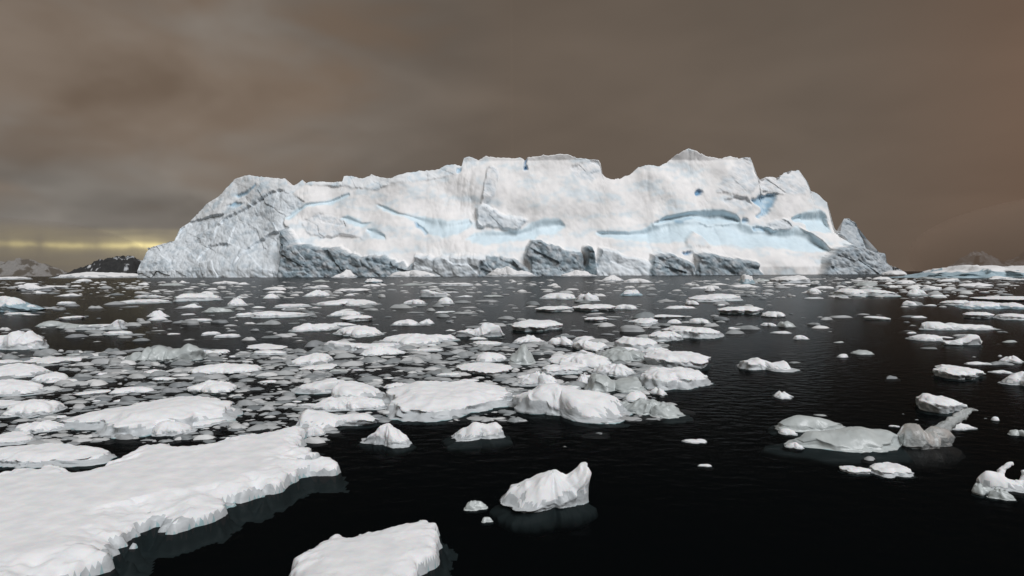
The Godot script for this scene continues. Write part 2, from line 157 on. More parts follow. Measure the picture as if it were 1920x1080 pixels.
	[3.65, -13.6, 1.47, 1.68, 0.24, "s", 93, "broad bright floe with a nibbled edge, upper of two", {"nick": "the broad bright floe"}],
	[1, -12.67, 1.12, 1.26, 0.12, "s", 76, "lens of clean white ice above the crumpled chunk", {"nick": "the clean white lens"}],
	[2.08, -12.15, 0.91, 1.03, 0.17, "r", 65, "grey-white floe with a small peak left of the thick block", {}],
	[1.76, -10.64, 0.96, 1.08, 0.26, "g", 78, "glassy rounded block with a notch in its top", {"crest": [Vector2(0, 0.6), Vector2(0.15, 1), Vector2(0.35, 0.85), Vector2(0.5, 0.5), Vector2(0.7, 0.65), Vector2(0.9, 0.75), Vector2(1, 0.4)], "nick": "the notched glassy block"}],
	[2.91, -11.04, 1.29, 1.47, 0.25, "s", 101, "thick white block with cracked, undercut sides", {"nick": "the thick cracked block"}],
	[0.47, -10.93, 0.75, 0.85, 0.22, "j", 59, "crumpled white chunk with several folds", {"nick": "the crumpled chunk"}],
	[1.26, -11.11, 0.31, 0.35, 0.16, "j", 24, "small upright knuckle of ice by the glassy block", {}],
	[0.72, -8.96, 1.74, 1.75, 0.38, "d", 128, "large domed floe with rough grey-green front", {"crest": [Vector2(0, 0.15), Vector2(0.12, 0.55), Vector2(0.25, 0.75), Vector2(0.33, 0.97), Vector2(0.45, 1), Vector2(0.53, 0.85), Vector2(0.65, 0.78), Vector2(0.8, 0.72), Vector2(0.92, 0.55), Vector2(1, 0.25)], "nick": "the large domed floe"}],
	[1.99, -9.79, 0.43, 0.49, 0.11, "d", 38, "white pebble-shaped chunk right of the large domed floe", {}],
	[2.4, -10.1, 0.27, 0.31, 0.1, "j", 23, "little crooked chunk below the thick cracked block", {}],
	[1.61, -9.09, 0.41, 0.4, 0.08, "g", 39, "dark wet slab at the tail of the large domed floe", {}],
	[2.02, -8.79, 0.7, 0.68, 0.14, "g", 69, "half-drowned grey dome at the edge of black water", {"skirt": 0.25, "nick": "the half-drowned dome"}],
	[5.25, -12.83, 0.95, 1.08, 0.21, "r", 64, "crooked floe alone on black rippled water", {"crest": [Vector2(0, 0.7), Vector2(0.2, 0.8), Vector2(0.35, 1), Vector2(0.5, 0.75), Vector2(0.7, 0.5), Vector2(0.9, 0.75), Vector2(1, 0.5)], "nick": "the lone crooked floe"}],
	[8.46, -11.77, 1.08, 1.22, 0.15, "s", 79, "white floe shaped like a saddle with a drooping lip", {"nick": "the saddle floe"}],
	[6.2, -8.99, 0.66, 0.76, 0.17, "s", 63, "tipped white slab above the glassy growler's arm", {"tilt": -0.3, "nick": "the tipped slab"}],
	[15.36, -21.42, 2.48, 1.12, 0.25, "r", 100, "long floe with a bulky white head on brown water", {"crest": [Vector2(0, 0.6), Vector2(0.1, 1), Vector2(0.28, 0.95), Vector2(0.36, 0.6), Vector2(0.44, 0.85), Vector2(0.6, 0.6), Vector2(0.95, 0.5), Vector2(1, 0.3)], "nick": "the long bulky-headed floe"}],
	[12.12, -18.02, 0.79, 0.91, 0.15, "d", 38, "string of two rounded lumps on brown water", {}],
	[12.18, -16.77, 1.12, 0.51, 0.28, "r", 57, "banana-shaped floe curving up to the right", {"crest": [Vector2(0, 0.35), Vector2(0.3, 0.4), Vector2(0.55, 0.6), Vector2(0.75, 1), Vector2(0.92, 0.95), Vector2(1, 0.5)], "nick": "the banana-shaped floe"}],
	[15.16, -25.67, 0.93, 1.08, 0.12, "s", 31, "lone little boat-shaped floe on calm brown water", {"nick": "the boat-shaped floe"}],
	[9.06, -10.86, 0.7, 0.81, 0.2, "d", 56, "rounded white boulder of ice cut by the right edge", {"nick": "the boulder at the right edge"}],
	[10.97, -13.52, 0.49, 0.56, 0.12, "j", 31, "small ribbed chunk above the boulder of ice", {}],
	[26, -33.44, 3.26, 3.69, 0.27, "b", 84, "flat bluish floe with snow-covered top", {"nick": "the flat bluish floe"}],
	[34.17, -42.29, 4.75, 5.34, 0.19, "s", 97, "long white floe lying behind the flat bluish floe", {}],
	[20.15, -26.67, 1.2, 1.4, 0.21, "s", 39, "rounded white slab below the flat bluish floe", {}],
	[21.15, -25.45, 1.71, 1.98, 0.18, "s", 58, "sloping white floe running out at the right edge", {}],
	[26.25, -36.49, 1.35, 1.6, 0.26, "s", 32, "broken grey-edged floe left of the flat bluish floe", {}],
	[23.37, -36.42, 0.79, 0.93, 0.27, "d", 18, "small mushroom-like floe with dark waist", {}],
	[33.91, -51.88, 1.57, 1.86, 0.57, "j", 26, "white lumpy chunk among far brash", {"nick": "the lumpy far chunk"}],
	[28.91, -52.2, 4.6, 5.48, 0.51, "s", 76, "wide patchy floe in the right far brash", {"nick": "the wide patchy floe"}],
	[28.48, -58.19, 1.46, 1.74, 0.45, "d", 21, "small flat mound left of the wide patchy floe", {}],
	[51.68, -113.64, 6.18, 8.55, 1.14, "s", 47, "long white floe under the foot of the snow slope", {"nick": "the long far floe"}],
	[11.66, -27.6, 1.19, 1.38, 0.21, "r", 37, "little crested floe right of the bright notched slab", {}],
	[9.54, -22.99, 0.52, 0.6, 0.11, "d", 19, "small white floe near a dark wet chunk", {}],
	[9.99, -22.59, 0.64, 0.74, 0.15, "g", 24, "dark wet chunk with a white top", {}],
	[8.6, -18.41, 0.43, 0.5, 0.11, "d", 20, "small round floe on open calm water", {}],
	[8.52, -15.1, 0.5, 0.55, 0.07, "g", 28, "thin half-sunk sliver on black water", {}],
	[7.77, -14.45, 0.29, 0.33, 0.07, "d", 17, "tiny white button of ice left of the half-sunk sliver", {}],
	[4.31, -9.85, 0.34, 0.32, 0.08, "j", 30, "small flat chunk with a knob on black water", {"nick": "the knobbed chunk on black water"}],
	[3.41, -6.13, 0.31, 0.24, 0.04, "s", 43, "flat white fragment below the glassy growler, smaller of two", {}],
	[3.77, -6.17, 0.38, 0.39, 0.06, "s", 54, "wider white fragment with a glassy nub below the growler", {"nick": "the fragments below the growler"}],
	[4.22, -5.53, 0.2, 0.17, 0.06, "g", 31, "dim submerged fragment under the horned chunk", {}],
	[4.3, -5.42, 0.21, 0.17, 0.06, "g", 33, "grey flat fragment touching the horned chunk", {}],
	[3.39, -7.64, 0.22, 0.24, 0.05, "d", 24, "small white nub at the left end of the glassy growler", {}],
	[3.22, -7, 0.19, 0.14, 0.05, "j", 23, "small ragged chip below the growler's left end", {}],
	[6.48, -8.26, 0.11, 0.13, 0.04, "d", 16, "tiny white chip beyond the growler's clear arm", {}],
	[6.17, -7.5, 0.21, 0.21, 0.05, "g", 24, "low grey piece near the right edge above the horned chunk", {}],
	[-68.9, -422.5, 32.84, 15, 4.28, "d", 67, "white mound of snow-covered ice against the iceberg's base", {"nick": "the white mound at the iceberg's base"}],
	[-94.71, -357.42, 14.2, 15, 3.81, "j", 34, "small blue-white berg fragment against the dark iceberg foot", {"nick": "the blue-white berg fragment"}],
	[-4.51, -422.5, 38.31, 15, 5.69, "j", 78, "peaked white berg fragment in front of the grey base block", {}],
	[202.9, -327.92, 12.18, 13.9, 2.4, "d", 32, "white wedge floating off the iceberg's right end", {}],
	[42.34, -395.06, 23.2, 15, 2.91, "j", 51, "knobbly white fragment before the dark leaning block", {}],
	[-411.02, -619.55, 81.86, 108.16, 4.98, "r", 114, "long low band of white ice before the dark rocky hill", {}],
	[-313.34, -387.75, 16.07, 25.86, 1.53, "s", 36, "thin far floe under the grey snowy hill", {}],
]
const SHEET := [-1.81, -6.31, -1.95, -6.39, -2.15, -6.32, -2.32, -6.4, -2.18, -6.55, -2.3, -6.81, -2.41, -6.9, -2.4, -7.13, -2.51, -7.43, -2.67, -7.62, -2.87, -7.49, -3.05, -7.29, -3.4, -6.96, -3.78, -6.88, -4.06, -6.76, -4.09, -6.39, -4.14, -6.21, -4.16, -5.96, -4.58, -6.11, -4.74, -5.97, -5.2, -5.85, -5.54, -5.48, -5.11, -4.8, -3.94, -3.57, -3.13, -3.5, -3.06, -3.72, -3.05, -3.87, -2.95, -3.96, -2.85, -4.07, -2.74, -4.26, -2.91, -4.61, -2.99, -4.9, -2.85, -4.94, -2.66, -4.74, -2.57, -4.78, -2.5, -4.92, -2.46, -5.17, -2.47, -5.29, -2.32, -5.43, -2.29, -5.65, -2.19, -5.7, -2.15, -6, -1.97, -6.1, -1.82, -6.13]
const FRONT_FLOE := [-1.42, -3.74, -1.47, -3.9, -1.48, -4.06, -1.44, -4.21, -1.33, -4.34, -1.11, -4.51, -0.9, -4.62, -0.7, -4.68, -0.62, -4.63, -0.55, -4.5, -0.52, -4.37, -0.54, -4.23, -0.54, -4.1, -0.59, -4, -0.6, -3.89, -0.67, -3.76, -0.82, -3.57, -1.12, -3.52, -1.33, -3.61]
# brash zones: name, near distance, far distance, x at near side (from, to), x at far side (from, to), crumbs, chunks
const ZONES := [
	["near_left", 7.33, 16.47, -6.26, -2.03, -14.33, -5.14, 1900, 26],
	["near_middle", 8.32, 17.66, -2.9, 2.06, -5.66, 4.42, 2000, 34],
	["mid", 18.63, 44.53, -15.49, 7.27, -43.6, 18.85, 400, 30],
	["far_middle", 52.99, 178.48, -30.23, 19.61, -216.34, 75.54, 620, 40],
	["far_right", 45.35, 183, 12.54, 35.86, 70.76, 154.88, 560, 34],
	["open_right", 11, 36.97, 4.38, 9.12, 16.34, 30.99, 36, 9],
	["far_left", 52.56, 220.41, -43.6, -21.94, -238.54, -97.05, 110, 12],
	["dark_right", 6.26, 9.13, 0.21, 5.04, 1.52, 7.44, 14, 4],
]


func _ready() -> void:
	rng.seed = 7
	set_camera()
	set_sky_and_sun()
	make_materials()
	build_sea()
	build_hills()
	build_iceberg()
	build_floes()
	build_sheets()
	build_growler()
	build_horned_chunk()
	build_chunks()
	build_brash()


# ---------------------------------------------------------------- camera, sky, sun
func set_camera() -> void:
	var c := Camera3D.new()
	c.name = "camera"
	c.fov = 50.0
	c.near = 0.1
	c.far = 60000.0
	add_child(c)
	c.position = Vector3(0, 2.0, 0)
	c.basis = Basis(Vector3.RIGHT, deg_to_rad(-1.3505)) * Basis(Vector3.BACK, deg_to_rad(-0.3133))
	c.current = true


func lin(r: float, g: float, b: float) -> Color:
	return Color(r / 255.0, g / 255.0, b / 255.0).srgb_to_linear()


const EXPOSURE := 2.0

func sky_image() -> ImageTexture:
	var wd := 768
	var ht := 384
	var im := Image.create(wd, ht, false, Image.FORMAT_RGBF)
	var n := FastNoiseLite.new()
	n.seed = 11
	n.frequency = 1.0
	n.fractal_octaves = 5
	n.fractal_gain = 0.5
	var n2 := FastNoiseLite.new()
	n2.seed = 23
	n2.frequency = 1.0
	n2.fractal_octaves = 3
	var west := lin(122, 117, 111)
	var middle := lin(102, 91, 81)
	var east := lin(110, 88, 73)
	var glow := lin(146, 117, 91)
	for j in ht:
		var el := PI / 2.0 - (j + 0.5) / ht * PI
		for i in wd:
			# azimuth measured from the view's middle (-z), growing to the right
			var az := wrapf((i + 0.5) / wd * TAU, -PI, PI)
			var e := maxf(el, 0.0)
			var d := Vector3(sin(az) * cos(e), sin(e), -cos(az) * cos(e))
			var s := sin(az)
			var c := middle.lerp(west, clampf(-s * 1.6, 0.0, 1.0)) if s < 0 else middle.lerp(east, smoothstep(0.42, 0.78, s))
			# layered cloud: flattened towards the horizon, torn into soft banks on the brighter side
			var q := Vector3(d.x, 0.0, d.z) / (d.y + 0.22)
			var bend := n2.get_noise_3d(q.x * 0.8, 8.0, q.z * 0.8)
			var f := n.get_noise_3d(q.x * 0.75 + bend * 0.5, 3.0, q.z * 0.75 + bend * 0.3)
			var f2 := n2.get_noise_3d(d.x * 2.6 + 4.0, d.y * 7.0, d.z * 2.6)
			var f3 := n.get_noise_3d(d.x * 3.2 + bend * 0.6, d.y * 9.0 + 20.0, d.z * 3.2)
			var side := smoothstep(-0.2, 0.62, -s)
			c *= 1.0 + (0.14 + 0.42 * side) * f + (0.12 + 0.10 * side) * f2 + (0.06 + 0.42 * side) * f3
			var away := Vector2((az + 0.60) / 0.34, (e - 0.27) / 0.15).length()
			var warm := smoothstep(1.5, 0.2, away + 0.9 * f3 + 0.5 * f2)
			c = c.lerp(glow, 0.30 * warm)
			im.set_pixel(i, j, Color(c.r, c.g, c.b) * (1.0 / EXPOSURE))
	im.resize(3072, 1536, Image.INTERPOLATE_CUBIC)
	# the clear slit low over the western horizon
	var slit := lin(250, 232, 168)
	var pale := lin(150, 140, 119)
	for j in range(690, 768):
		var el := rad_to_deg(PI / 2.0 - (j + 0.5) / 1536.0 * PI)
		for i in range(1960, 2980):
			var az := ((i + 0.5) / 3072.0 - 1.0) * 360.0
			var fade := smoothstep(-14.0, -31.0, az) * smoothstep(-130.0, -90.0, az)
			if fade <= 0.0:
				continue
			var wob := 0.10 * n2.get_noise_2d(az * 0.16, 1.0) + 0.07 * n2.get_noise_2d(az * 0.9, 5.0)
			var up := el + wob
			var c := im.get_pixel(i, j)
			var band := smoothstep(4.0, 3.2, up)
			c = c.lerp(pale * (1.0 / EXPOSURE), clampf(0.7 + 0.6 * n2.get_noise_2d(az * 0.2, el * 1.5), 0.3, 0.95) * band * fade)
			var thick := 0.19 + 0.10 * n2.get_noise_2d(az * 0.35, 40.0)
			var strong := smoothstep(-22.0, -34.0, az) * clampf(0.8 + 0.9 * n2.get_noise_2d(az * 0.6, 9.0), 0.15, 1.0)
			c = c.lerp(slit * (1.0 / EXPOSURE), strong * (1.0 * exp(-pow((up - 2.33) / thick, 2.0)) + 0.32 * exp(-pow((up - 2.3) / 0.7, 2.0))))
			im.set_pixel(i, j, c)
	return ImageTexture.create_from_image(im)


func set_sky_and_sun() -> void:
	var e := Environment.new()
	var sky := Sky.new()
	var m := PanoramaSkyMaterial.new()
	m.panorama = sky_image()
	sky.sky_material = m
	e.background_mode = Environment.BG_SKY
	e.sky = sky
	e.tonemap_mode = Environment.TONE_MAPPER_LINEAR
	e.tonemap_exposure = EXPOSURE
	e.volumetric_fog_enabled = true
	e.volumetric_fog_density = 0.0
	e.sdfgi_enabled = true
	e.ssao_enabled = true
	e.ssil_enabled = true
	var w := WorldEnvironment.new()
	w.name = "environment"
	w.environment = e
	add_child(w)
	# daylight through the overcast, from high behind the camera
	var sun := DirectionalLight3D.new()
	sun.name = "overcast_sun"
	sun.light_energy = 0.48
	sun.light_angular_distance = 40.0
	sun.light_color = Color(0.985, 0.99, 1.0)
	sun.shadow_enabled = true
	sun.rotation_degrees = Vector3(-52, 36, 0)
	add_child(sun)


# ---------------------------------------------------------------- materials
func noise(freq: float, oct: int, sd: int, type := FastNoiseLite.FRACTAL_FBM) -> FastNoiseLite:
	var n := FastNoiseLite.new()
	n.seed = sd
	n.noise_type = FastNoiseLite.TYPE_SIMPLEX_SMOOTH
	n.frequency = freq
	n.fractal_type = type
	n.fractal_octaves = oct
	return n


func noise_tex(freq: float, oct: int, sd: int, size := 512, lo := Color.BLACK, hi := Color.WHITE, type := FastNoiseLite.FRACTAL_FBM) -> NoiseTexture2D:
	var t := NoiseTexture2D.new()
	t.width = size
	t.height = size
	t.seamless = true
	t.noise = noise(freq, oct, sd, type)
	var g := Gradient.new()
	g.set_color(0, lo)
	g.set_color(1, hi)
	t.color_ramp = g
	return t


func surface(label: String, color: Color, rough: float, tile: float, tex: Texture2D, bump: Texture2D, relief: float, vertex := false) -> StandardMaterial3D:
	var m := StandardMaterial3D.new()
	m.resource_name = label
	m.albedo_color = color.linear_to_srgb()
	m.roughness = rough
	m.uv1_triplanar = true
	m.uv1_world_triplanar = true
	m.uv1_scale = Vector3.ONE / tile
	m.albedo_texture = tex
	if bump:
		m.heightmap_enabled = true
		m.heightmap_texture = bump
		m.heightmap_scale = relief
	m.vertex_color_use_as_albedo = vertex
	M[label] = m
	return m


func make_materials() -> void:
	var soft := noise_tex(0.012, 4, 3, 512, Color(0.90, 0.91, 0.92), Color.WHITE)
	var mottled := noise_tex(0.02, 5, 5, 512, Color(0.62, 0.66, 0.69), Color.WHITE)
	var grain := noise_tex(0.03, 5, 8)
	var ridges := noise_tex(0.012, 5, 9, 512, Color.BLACK, Color.WHITE, FastNoiseLite.FRACTAL_RIDGED)
	# the iceberg, its colours carried by the vertices
	surface("berg_snow", Color.WHITE, 0.95, 60.0, soft, grain, 7.0, true)
	surface("berg_ice", Color.WHITE, 0.6, 40.0, mottled, grain, 7.0, true)
	surface("berg_pale_ice", Color.WHITE, 0.7, 50.0, soft, grain, 5.0, true)
	surface("berg_blue", Color.WHITE, 0.5, 50.0, soft, grain, 5.0, true)
	# floating ice
	var s := surface("snow", Color(0.80, 0.81, 0.82), 0.9, 1.6, soft, grain, 0.3)
	s.subsurf_scatter_enabled = true
	s.subsurf_scatter_strength = 0.15
	surface("keel", Color(0.30, 0.43, 0.45), 0.5, 1.2, soft, null, 0.0)
	surface("wet", Color(0.50, 0.53, 0.545), 0.45, 1.2, soft, grain, 0.5)  # wet ice, its colour also darkened to carry shade on the lower sides
	var gl := surface("glassy", Color(0.47, 0.51, 0.505), 0.5, 1.4, soft, ridges, 0.8)
	gl.clearcoat_enabled = true
	gl.clearcoat = 0.5
	gl.clearcoat_roughness = 0.25
	surface("blue_floe", Color(0.50, 0.64, 0.70), 0.5, 3.0, mottled, grain, 0.8)
	surface("far_snow", Color(0.80, 0.80, 0.80), 0.9, 6.0, soft, null, 0.0)
	surface("far_wet_shaded", Color(0.48, 0.51, 0.53), 0.5, 6.0, soft, null, 0.0)  # distant version, same shade painted into the wet ice colour
	var clear := StandardMaterial3D.new()
	clear.resource_name = "clear_ice"
	clear.albedo_color = Color(0.84, 0.86, 0.86, 0.38)
	clear.roughness = 0.12
	clear.transparency = BaseMaterial3D.TRANSPARENCY_ALPHA
	clear.refraction_enabled = true
	clear.refraction_scale = 0.031
	clear.uv1_triplanar = true
	clear.uv1_world_triplanar = true
	clear.uv1_scale = Vector3.ONE / 0.5
	clear.heightmap_enabled = true
	clear.heightmap_texture = ridges
	clear.heightmap_scale = 0.8
	M.clear = clear
	surface("rock", Color.WHITE, 0.9, 120.0, mottled, grain, 150.0, true)
	var sea := StandardMaterial3D.new()
	sea.resource_name = "sea_water"
	sea.albedo_color = Color(Color(0.0022, 0.0030, 0.0034).linear_to_srgb(), 0.80)
	sea.transparency = BaseMaterial3D.TRANSPARENCY_ALPHA
	sea.roughness = 0.18
	sea.metallic_specular = 0.027
	sea.uv1_triplanar = true
	sea.uv1_world_triplanar = true
	sea.uv1_scale = Vector3(1.0 / 17.0, 1.0, 1.0 / 11.0)
	var ripple := noise_tex(0.045, 5, 31, 1024)
	sea.heightmap_enabled = true
	sea.heightmap_texture = ripple
	sea.heightmap_scale = 0.75
	M.sea = sea
	var deep := StandardMaterial3D.new()
	deep.resource_name = "deep_water"
	deep.albedo_color = Color(0.001, 0.0014, 0.0017).linear_to_srgb()
	deep.metallic_specular = 0.0
	deep.roughness = 1.0
	M.deep = deep


# ---------------------------------------------------------------- helpers
func numbered(called: String) -> String:
	var n: int = names.get(called, 0)
	names[called] = n + 1
	return called if n == 0 else "%s_%03d" % [called, n]


func tag(o: Node3D, label: String, category: String, group := "") -> void:
	o.set_meta("label", label)
	o.set_meta("category", category)
	if group:
		o.set_meta("group", group)


func thing(called: String, at: Vector3, label: String, category: String, group := "") -> Node3D:
	var o := Node3D.new()
	o.name = numbered(called)
	add_child(o)
	o.position = at
	tag(o, label, category, group)
	return o


func mesh_of(verts: PackedVector3Array, norms: PackedVector3Array, idx: PackedInt32Array, cols := PackedColorArray()) -> ArrayMesh:
	# keep only the vertices in use
	var map := PackedInt32Array()
	map.resize(verts.size())
	map.fill(-1)
	var v := PackedVector3Array()
	var n := PackedVector3Array()
	var c := PackedColorArray()
	var out := PackedInt32Array()
	out.resize(idx.size())
	for k in idx.size():
		var i := idx[k]
		if map[i] < 0:
			map[i] = v.size()
			v.append(verts[i])
			n.append(norms[i])
			if cols.size():
				c.append(cols[i])
		out[k] = map[i]
	var a := []
	a.resize(Mesh.ARRAY_MAX)
	a[Mesh.ARRAY_VERTEX] = v
	a[Mesh.ARRAY_NORMAL] = n
	a[Mesh.ARRAY_INDEX] = out
	if cols.size():
		a[Mesh.ARRAY_COLOR] = c
	var m := ArrayMesh.new()
	m.add_surface_from_arrays(Mesh.PRIMITIVE_TRIANGLES, a)
	return m


func normals_of(verts: PackedVector3Array, idx: PackedInt32Array) -> PackedVector3Array:
	var n := PackedVector3Array()
	n.resize(verts.size())
	for k in range(0, idx.size(), 3):
		var a := idx[k]
		var b := idx[k + 1]
		var c := idx[k + 2]
		var f := (verts[c] - verts[a]).cross(verts[b] - verts[a])
		n[a] += f
		n[b] += f
		n[c] += f
	for k in n.size():
		n[k] = n[k].normalized()
	return n


func part(called: String, m: Mesh, mat: Material, parent: Node3D, label := "") -> MeshInstance3D:
	var o := MeshInstance3D.new()
	o.name = called
	o.mesh = m
	o.material_override = null
	for k in m.get_surface_count():
		o.set_surface_override_material(k, mat)
	parent.add_child(o, true)
	if label:
		o.set_meta("label", label)
	return o


func along(pts: Array, x: float) -> float:
	# height along a crest line of Vector2(place 0..1, height)
	if x <= pts[0].x:
		return pts[0].y
	for k in range(1, pts.size()):
		if x <= pts[k].x:
			var t: float = (x - pts[k - 1].x) / (pts[k].x - pts[k - 1].x)
			return lerpf(pts[k - 1].y, pts[k].y, t * t * (3.0 - 2.0 * t))
	return pts[-1].y


# ---------------------------------------------------------------- sea and land
func build_sea() -> void:
	for k in 2:
		var o := MeshInstance3D.new()
		o.name = ["sea", "deep_water"][k]
		var p := PlaneMesh.new()
		p.size = Vector2(90000, 60000) if k == 0 else Vector2(400, 400)
		p.center_offset = Vector3(0, 0, -20000) if k == 0 else Vector3(0, -2.5, -150)
		if k == 1:
			p.size = Vector2(90000, 60000)
			p.center_offset = Vector3(0, -2.5, -20000)
		o.mesh = p
		o.material_override = M.sea if k == 0 else M.deep
		o.set_meta("kind", "structure")
		add_child(o)


func hill(called: String, at: Vector3, wide: float, high: float, deep: float, prof: Array, snow: float, sd: int, label: String) -> void:
	var nx := 120
	var nz := 44
	var v := PackedVector3Array()
	var col := PackedColorArray()
	var n := noise(4.0, 5, sd, FastNoiseLite.FRACTAL_RIDGED)
	var n2 := noise(4.0, 5, sd + 1)
	for j in nz + 1:
		for i in nx + 1:
			var u := i / float(nx)
			var w := j / float(nz)
			var y := along(prof, u) * pow(sin(w * PI), 0.75)
			var r := n.get_noise_3d(u * wide / high * 0.35, w * 1.2, 0.5)
			y *= 0.82 + 0.22 * r + 0.1 * n2.get_noise_2d(u * 3.0, w * 2.0)
			v.append(Vector3((u - 0.5) * wide, maxf(y, 0.0) * high - high * 0.01, (0.5 - w) * deep))
			var f := n2.get_noise_3d(u * wide / high * 0.3, w * 0.9, 2.0) + 0.35 * n2.get_noise_3d(u * wide / high * 0.9, w * 2.5, 7.0)
			var k := smoothstep(-0.03, 0.05, f + snow)
			col.append(Color(0.035, 0.034, 0.033).lerp(Color(0.66, 0.66, 0.67), k))
	var idx := PackedInt32Array()
	for j in nz:
		for i in nx:
			var a := j * (nx + 1) + i
			var b := a + nx + 1
			idx.append_array([a, b, a + 1, a + 1, b, b + 1])
	var o := MeshInstance3D.new()
	o.name = numbered(called)
	o.mesh = mesh_of(v, normals_of(v, idx), idx, col)
	o.material_override = M.rock
	o.set_meta("kind", "structure")
	o.set_meta("label", label)
	add_child(o)
	o.position = at


func build_hills() -> void:
	# distance d and size from what is seen: 1 px of the photograph is d / 1158
	hill("hill", Vector3(-1115, 0, -1700), 215, 58, 160, [Vector2(0, 0.0), Vector2(0.12, 0.2), Vector2(0.25, 0.5), Vector2(0.45, 0.8), Vector2(0.65, 0.97), Vector2(0.8, 1.0), Vector2(0.92, 0.85), Vector2(1, 0.3)], -0.3, 4, "dark rocky hill with snow patches at the left horizon")
	hill("hill", Vector3(-2770, 0, -3500), 420, 106, 400, [Vector2(0, 0.5), Vector2(0.15, 0.85), Vector2(0.3, 0.8), Vector2(0.5, 1.0), Vector2(0.68, 0.8), Vector2(0.85, 0.5), Vector2(1, 0.0)], 0.12, 9, "grey snowy hill at the far left horizon")
	hill("mountain", Vector3(5270, 0, -7000), 560, 235, 700, [Vector2(0, 0.0), Vector2(0.2, 0.4), Vector2(0.45, 0.95), Vector2(0.52, 1.0), Vector2(0.7, 0.75), Vector2(0.85, 0.5), Vector2(1, 0.25)], 0.1, 14, "hazy snowy mountain at the right horizon")
	hill("mountain", Vector3(5830, 0, -7000), 520, 220, 700, [Vector2(0, 0.1), Vector2(0.2, 0.5), Vector2(0.5, 1.0), Vector2(0.8, 0.9), Vector2(1, 0.4)], 0.1, 19, "hazy mountain cut by the photo's right edge")
	# banks of murky air that veil the farthest land
	for bank in [[Vector3(5300, 150, -5350), Vector3(3400, 1100, 2500), 0.0009, Color(0.53, 0.40, 0.31)], [Vector3(-2350, 60, -2850), Vector3(1300, 420, 900), 0.0013, Color(0.56, 0.50, 0.42)]]:
		var murk := FogVolume.new()
		murk.name = numbered("haze_bank")
		murk.shape = RenderingServer.FOG_VOLUME_SHAPE_ELLIPSOID
		murk.size = bank[1]
		var air := FogMaterial.new()
		air.density = bank[2]
		air.albedo = bank[3].linear_to_srgb()
		murk.material = air
		murk.set_meta("kind", "stuff")
		add_child(murk)
		murk.position = bank[0]
	hill("hill", Vector3(975, 0, -1580), 46, 17, 40, [Vector2(0, 0.9), Vector2(0.3, 1.0), Vector2(0.6, 0.8), Vector2(1, 0.1)], 0.1, 24, "low snowy rock behind the iceberg's right end")


# ---------------------------------------------------------------- the iceberg
func pairs(flat: Array) -> PackedVector2Array:
	var p := PackedVector2Array()
	for k in range(0, flat.size(), 2):
		p.append(Vector2(flat[k], flat[k + 1]))
	return p


func poly_line(pts: Array, x: float) -> float:
	if x <= pts[0][0]:
		return pts[0][1]
	for k in range(1, pts.size()):
		if x <= pts[k][0]:
			return lerpf(pts[k - 1][1], pts[k][1], (x - pts[k - 1][0]) / (pts[k][0] - pts[k - 1][0]))
	return pts[-1][1]


func span(poly: PackedVector2Array, x: float) -> Vector2:
	var lo := INF
	var hi := -INF
	for k in poly.size():
		var a := poly[k]
		var b := poly[(k + 1) % poly.size()]
		if (a.x <= x) != (b.x <= x):
			var y := lerpf(a.y, b.y, (x - a.x) / (b.x - a.x))
			lo = minf(lo, y)
			hi = maxf(hi, y)
	return Vector2(lo, hi)


